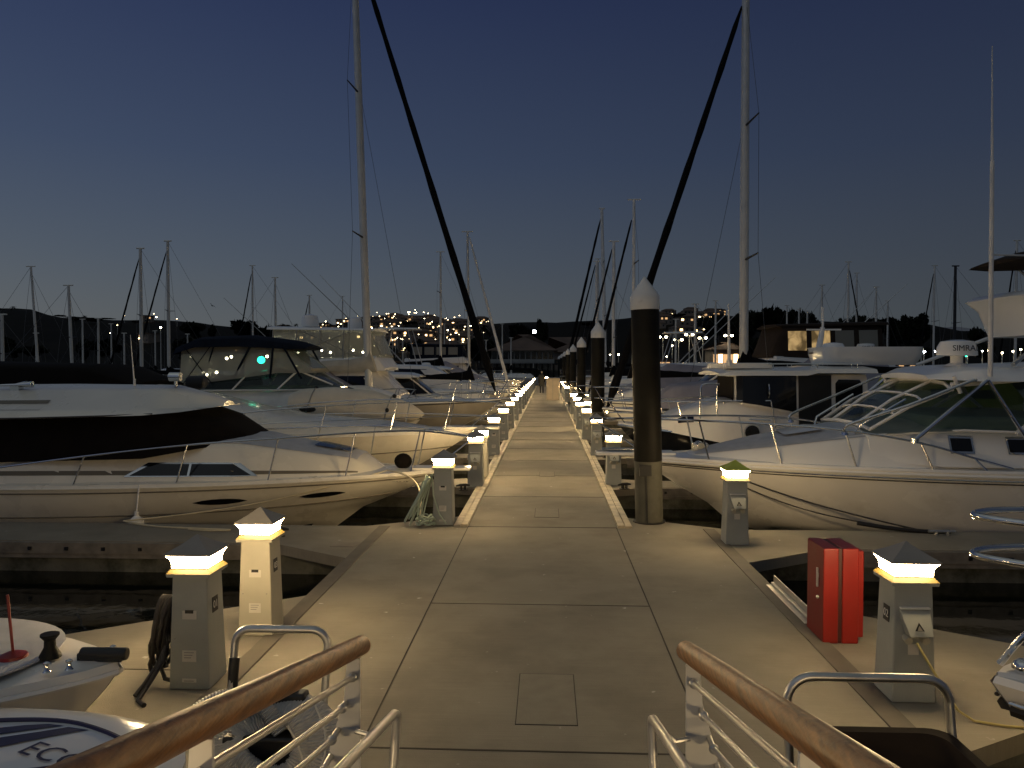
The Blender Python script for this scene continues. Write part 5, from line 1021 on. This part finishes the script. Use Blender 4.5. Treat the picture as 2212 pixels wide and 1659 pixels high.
for i in range(150):
    Y = rr_.uniform(300, 590); px = rr_.choice([rr_.uniform(590,1050), rr_.uniform(790,1050), rr_.uniform(800,1000), rr_.uniform(300,560), rr_.uniform(760,1050)])
    if px < 590 and rr_.random() < .75: continue
    house(px, 740, Y, 'house with lit windows on the dark hillside', 'hillside houses')
for i in range(22): house(rr_.uniform(1420,1560), 730, rr_.uniform(330,560), 'house on the right hillside beside the street lamps', 'right hillside houses')
# ---- shore buildings
def hip(mb, x0, x1, y0, y1, z, h, e=.8, m=1):
    d = (y1-y0)/2+e; mb.add([(x0-e,y0-e,z),(x1+e,y0-e,z),(x1+e,y1+e,z),(x0-e,y1+e,z),(x0-e+d,(y0+y1)/2,z+h),(x1+e-d,(y0+y1)/2,z+h)], [(0,1,5,4),(1,2,5),(2,3,4,5),(3,0,4),(0,3,2,1)], m)
def building(name, label, px0, px1, Y, zb, zt, roofh, cat='building', n=8, dep=8, wall='boardwall', band=(.3,.85), pane='dark', roofm='roof', piles=False, flat=False):
    x0 = at(px0, 780, Y).x; x1 = at(px1, 780, Y).x; t = thing(name, label, cat, ((x0+x1)/2, Y, 0)); w = (x1-x0)/2
    mb = MB(); mb.box(-w,w,0,dep,zb,zt); mb.build('wall', M[wall], t, smooth=0)
    mb = MB()
    if flat: mb.box(-w-.4,w+.4,-.4,dep+.4,zt+.002,zt+.3)
    else: hip(mb, -w, w, 0, dep, zt+.002, roofh, m=0)
    mb.build('roof', M[roofm], t, smooth=0)
    z0 = lerp(zb,zt,band[0]); z1 = lerp(zb,zt,band[1])
    for k in range(n):
        a = -w+2*w*(k+.08)/n; c = -w+2*w*(k+.92)/n; mb = MB(); mb.box(a,c,-.05,.01,z0,z1); mb.build('window', M[pane] if isinstance(pane, str) else M[pane[k % len(pane)]], t, smooth=0)
    mb = MB(); mb.box(-w-.1,w+.1,-1.2,-.05,zb-.2,zb); mb.box(-w-.1,w+.1,-1.25,-1.15,zb+.002,zb+.5) if piles else None
    mb.build('deck', M[wall], t, smooth=0)
    if piles:
        for k in range(n+1): mb = MB(); mb.tube([(-w+2*w*k/n,-1,WL-1),(-w+2*w*k/n,-1,zb-.2)], .18, 8); mb.build('support_pile', M['pile'], t)
    return t
bh = building('boathouse', 'dark hip roofed boathouse with a row of windows at the end of the walkway', 1062, 1196, 132, 2.75, 4.75, 3.0, n=11, dep=13, band=(.14,.92), piles=True)
building('boathouse', 'second boathouse with white window frames left of the black jib', 936, 988, 134, 2.2, 4.1, 1.6, n=6, dep=8, band=(.25,.9), piles=True)
building('boathouse', 'wide low dark roof building right of the hip roofed boathouse', 1192, 1262, 152, 1.2, 4.8, 3.2, n=5, dep=14, wall='stucco', band=(.3,.6))
building('shop', 'long floodlit yellow walled shop on the far left shore', 838, 940, 150, .5, 2.6, .6, n=7, wall='boardwall', pane=('glow2','dark','dark','glow2','dark'), band=(.1,.7), flat=True)
building('restaurant', 'brightly lit waterfront restaurant right of the nearest piling', 1540, 1606, 158, .6, 5.4, 1.6, n=6, wall='stucco', pane=('glow2','glow','glow2'), band=(.15,.8))
building('kiosk', 'small lit kiosk between the second and third pilings', 1425, 1448, 150, .6, 3.2, .4, n=2, wall='stucco', pane=('glow2','glow2'), band=(.2,.85), flat=True)
building('lodge', 'hilltop lodge with reddish lit balconies above the boathouse', 1178, 1214, 470, 20, 24.5, 3.0, n=6, dep=12, wall='roof', pane=('dark','dark','glow2'), band=(.35,.6))
building('apartment_house', 'long hilltop building with a row of lit windows right of the nearest piling', 1470, 1536, 520, 27, 31.5, 1.2, n=9, dep=14, wall='stucco', pane=('dark','glow2','glow2'), band=(.25,.8), flat=True)
building('apartment_house', 'hilltop building between the two slim white masts', 1300, 1345, 500, 21, 25, 2.0, n=8, dep=12, wall='roof', pane=('glow2','dark','dark'), band=(.4,.65))
building('pavilion', 'low lit waterfront pavilion among masts on the right', 1880, 1990, 158, .5, 2.6, .5, n=9, wall='stucco', pane=('glow2','dark','glow2','dark','dark'), band=(.2,.8), flat=True)
# ---- lamps
def lamp(px, py, Y, label, r=.28, double=False, m='lampw', group='street lamps along the far shore'):
    p = at(px, py, Y); g = .45 if Y < 206 else hz(p.x, Y); g = min(g, p.z-1.2); t = thing('street_lamp', label, 'street lamp', (p.x, Y, g), 0, group); h = p.z-g
    mb = MB(); mb.tube([(0,0,0),(0,0,h)], [.1,.06], 8)
    if double: mb.tube([(-r*2.2,0,h),(r*2.2,0,h)], .05, 6)
    mb.build('post', M['mast'], t)
    for x in ((-r*2.2, r*2.2) if double else (0,)):
        mb = MB(); mb.lathe([(r*.5,-.1),(r,.05),(r*.8,r*.8),(.02,r*.9)], 12, (x,0,h)); mb.build('lamp_head', M[m], t)
for px, py in ((1432,729),(1466,735),(1489,724),(1518,731),(1574,726)): lamp(px, py, 160, 'glowing double headed street lamp on the right shore', .3, True, group='double street lamps')
lamp(1152, 719, 235, 'bright white lamp below the tree above the boathouse', .95, m='lampc')
lamp(845, 793, 146, 'brightest floodlight at the left end of the yellow shop', .42); lamp(925, 793, 146, 'bright floodlight at the right end of the yellow shop', .32)
lamp(347, 708, 150, 'single warm lamp beside a bare mast on the left', .2)
lamp(2090, 760, 158, 'brightest white lamp at the far right below the console', .55); lamp(2087, 769, 150, 'green glowing lamp on the far right shore', .22, m='green')
for px in (1888,1898,1912,1938,1950,1962,1990,1996,2018,2060,2074,2122,2135,2165,2190,2205): lamp(px, random.uniform(752,768), random.uniform(150,165), 'small white shore lamp in the row on the far right', random.uniform(.16,.34), m=random.choice(['lampw','lampw','lampc']), group='right shore lamps')
for px in (1205,1213,1222,1230,1243,1300,1318,1326,1336,1440,1452): lamp(px, random.uniform(735,775), random.uniform(160,220), 'small lamp glinting behind the row of pilings', random.uniform(.14,.22), group='lamps behind the pilings')
for i in range(95):
    px = rr_.choice([rr_.uniform(790,1055), rr_.uniform(820,950), rr_.uniform(960,1055), rr_.uniform(640,1050)]) if i > 6 else rr_.uniform(240,420); Y = rr_.uniform(235,580); k = max(0,min(1,(Y-205)/355))
    x = at(px,780,Y).x; t = thing('street_lamp', 'tiny warm street lamp on the dark hillside', 'street lamp', (x,Y,hz(x,Y)), 0, 'hillside street lamps'); h = rr_.uniform(4.5,7)
    mb = MB(); mb.tube([(0,0,-1),(0,0,h)], .08, 6); mb.build('post', M['mast'], t); s = rr_.uniform(.12,.42)*Y/480; mb = MB(); mb.ball((0,-.1,h),s,s,s*.7,8,5); mb.build('lamp_head', M['lampw'] if i % 4 == 0 else M['lamph'], t)
# ---- masts of the other docks
def bg_sail(pxm, ytop, Y, side, label, jib=True, mr=.09, L=None, cover='sailcover', jpx=None, mastm='mast', lean=0, px0=None):
    p = at(pxm, ytop, Y); L = L or 9+Y*.012; fb = 1.05; mu = L*.36
    if jpx is not None: mu = abs(at(jpx, 790, Y).x-p.x)+.2
    b = sailboat(label, p.x-side*mu, Y, side, max(L, mu*2.3), 3, fb, mu, p.z-WL, ('sailcover' if jib else None), cover=cover, detail=False, mr=mr, jr=.07 if jib else 0, group='sailing boats on the other docks', mastm=mastm, lean=lean, spreaders=1, jtop=.93)
    return b
G = 'sailing boats on the other docks'
bg_sail(82, 576, 46, -1, 'distant leaning mast with a stay down to the right, far left', False, .075, lean=.45)
bg_sail(155, 617, 44, -1, 'short bare mast left of the two black jibs', False, .09, lean=.2)
bg_sail(303, 537, 55, 1, 'left one of the twin masts with black jibs, far left', True, .13, jpx=225)
bg_sail(362, 521, 58, 1, 'right one of the twin masts with black jibs, far left', True, .13, jpx=280)
bg_sail(545, 574, 70, 1, 'thin mast with black jib rising over the navy bimini', True, .09, jpx=500)
bg_sail(594, 600, 64, -1, 'bare mast with an anemometer over the navy bimini', False, .1)
bg_sail(668, 638, 85, 1, 'short mast with dark jib right of the navy bimini', True, .1, jpx=632)
for px, yt, Y, s, lb in ((4,680,40,-1,'mast at the very left edge of the photo'),(78,720,70,-1,'low mast stump behind the dark canvas'),(178,690,75,1,'thin mast before the left hill'),(212,688,60,1,'pale mast topped by a white dome'),(240,700,90,-1,'faint mast between pale and black rigged ones'),(268,720,80,1,'low mast before the warm single lamp'),(335,715,95,-1,'faint mast between the twins'),(405,722,90,1,'low mast under the umbrella shaped tree'),(740,640,110,-1,'hairline mast left of the tall furled jib'),(870,735,100,1,'low mast before the lit hillside'),(960,700,110,-1,'mast before the houses left of the black jib'),(1050,735,105,1,'short mast before the dark trees'),(1085,700,112,-1,'mast at the left of the boathouse'),(1104,730,104,1,'mast before the boathouse window row')):
    bg_sail(px, yt, Y, s, lb, False, .09)
for px, yt, Y, s, j, lb in ((1776,616,75,-1,None,'faint thin mast right of the canvas flybridge'),(1833,566,70,-1,1880,'tall mast with black jib slanting right'),(1851,590,85,-1,None,'second faint mast beside the tall one'),(1893,620,72,-1,None,'bare mast crossing the slanted pole'),(2019,574,78,1,1975,'mast with a dark stay left of the black mast'),(1918,650,90,-1,None,'short faint mast before the right trees'),(1502,657,60,1,None,'short mast carrying crossed antennas'),(1546,650,80,1,None,'thin mast before the right hillside'),(1460,690,75,1,None,'slim pole mast right of the nearest piling'),(1700,660,95,1,None,'mast before the highest tree dome'),(1726,668,92,1,None,'mast over the canvas flybridge'),(1744,672,88,-1,None,'white mast over the canvas flybridge'),(2197,520,62,1,2150,'mast with a dark jib behind the tower bimini')):
    bg_sail(px, yt, Y, s, lb, bool(j), .1, jpx=j)
bg_sail(2064, 575, 66, 1, 'black painted mast in front of the distant mountain', False, .13, mastm='mastdark', jpx=2020)
for px, Y, s, kd, lb in ((120,36,-1,0,'motor boat behind the dark canvas at far left'),(560,50,-1,0,'low cruiser behind the navy bimini'),(700,60,-1,3,'sportfisher with raised outriggers behind the clear enclosure'),(890,58,-1,0,'low white cruiser before the yellow shop'),(960,75,-1,0,'low cruiser before the second boathouse'),(1690,52,1,3,'sportfisher with outriggers behind the lit flybridge'),(1800,60,1,0,'hardtop boat behind the trawler roof'),(1900,55,1,2,'boat under a dark cover behind the windshield'),(1980,70,1,0,'white boat low before the lit pavilion'),(2080,48,1,0,'low cruiser behind the tower legs'),(2180,58,1,0,'hardtop boat at the far right edge'),(1530,45,1,2,'small boat under a grey hood before the restaurant'),(1440,62,1,0,'low cruiser between the first two pilings'),(30,60,-1,2,'covered boat at the far left'),(230,70,-1,0,'low cruiser before the left hill'),(430,80,-1,0,'white boat under the umbrella shaped tree')):
    p = at(px, 795, Y); motorboat(lb, p.x-s*4, Y, s, 9, 3.2, .85, kd, group='motor boats on the other docks', detail=False, canvas='greycanvas' if kd == 2 else 'navy')
# slanted outrigger poles seen against the sky
mb = MB(); mb.ball((0,0,0),.12,.35,.11,8,5); mb.add([(0,.1,.02),(.55,.02,.22),(.95,-.15,.1),(.5,-.18,.16),(0,-.15,.02)],[(0,1,3,4),(1,2,3)]); mb.add([(0,.1,.02),(-.55,.02,.22),(-.95,-.15,.1),(-.5,-.18,.16),(0,-.15,.02)],[(4,3,1,0),(3,2,1)])
o = mb.build('flying_bird', M['black']); o.location = at(458, 660, 160); o.rotation_euler = (R(40), R(25), R(70)); tag(o, 'small dark bird in the sky over the left trees', 'bird')
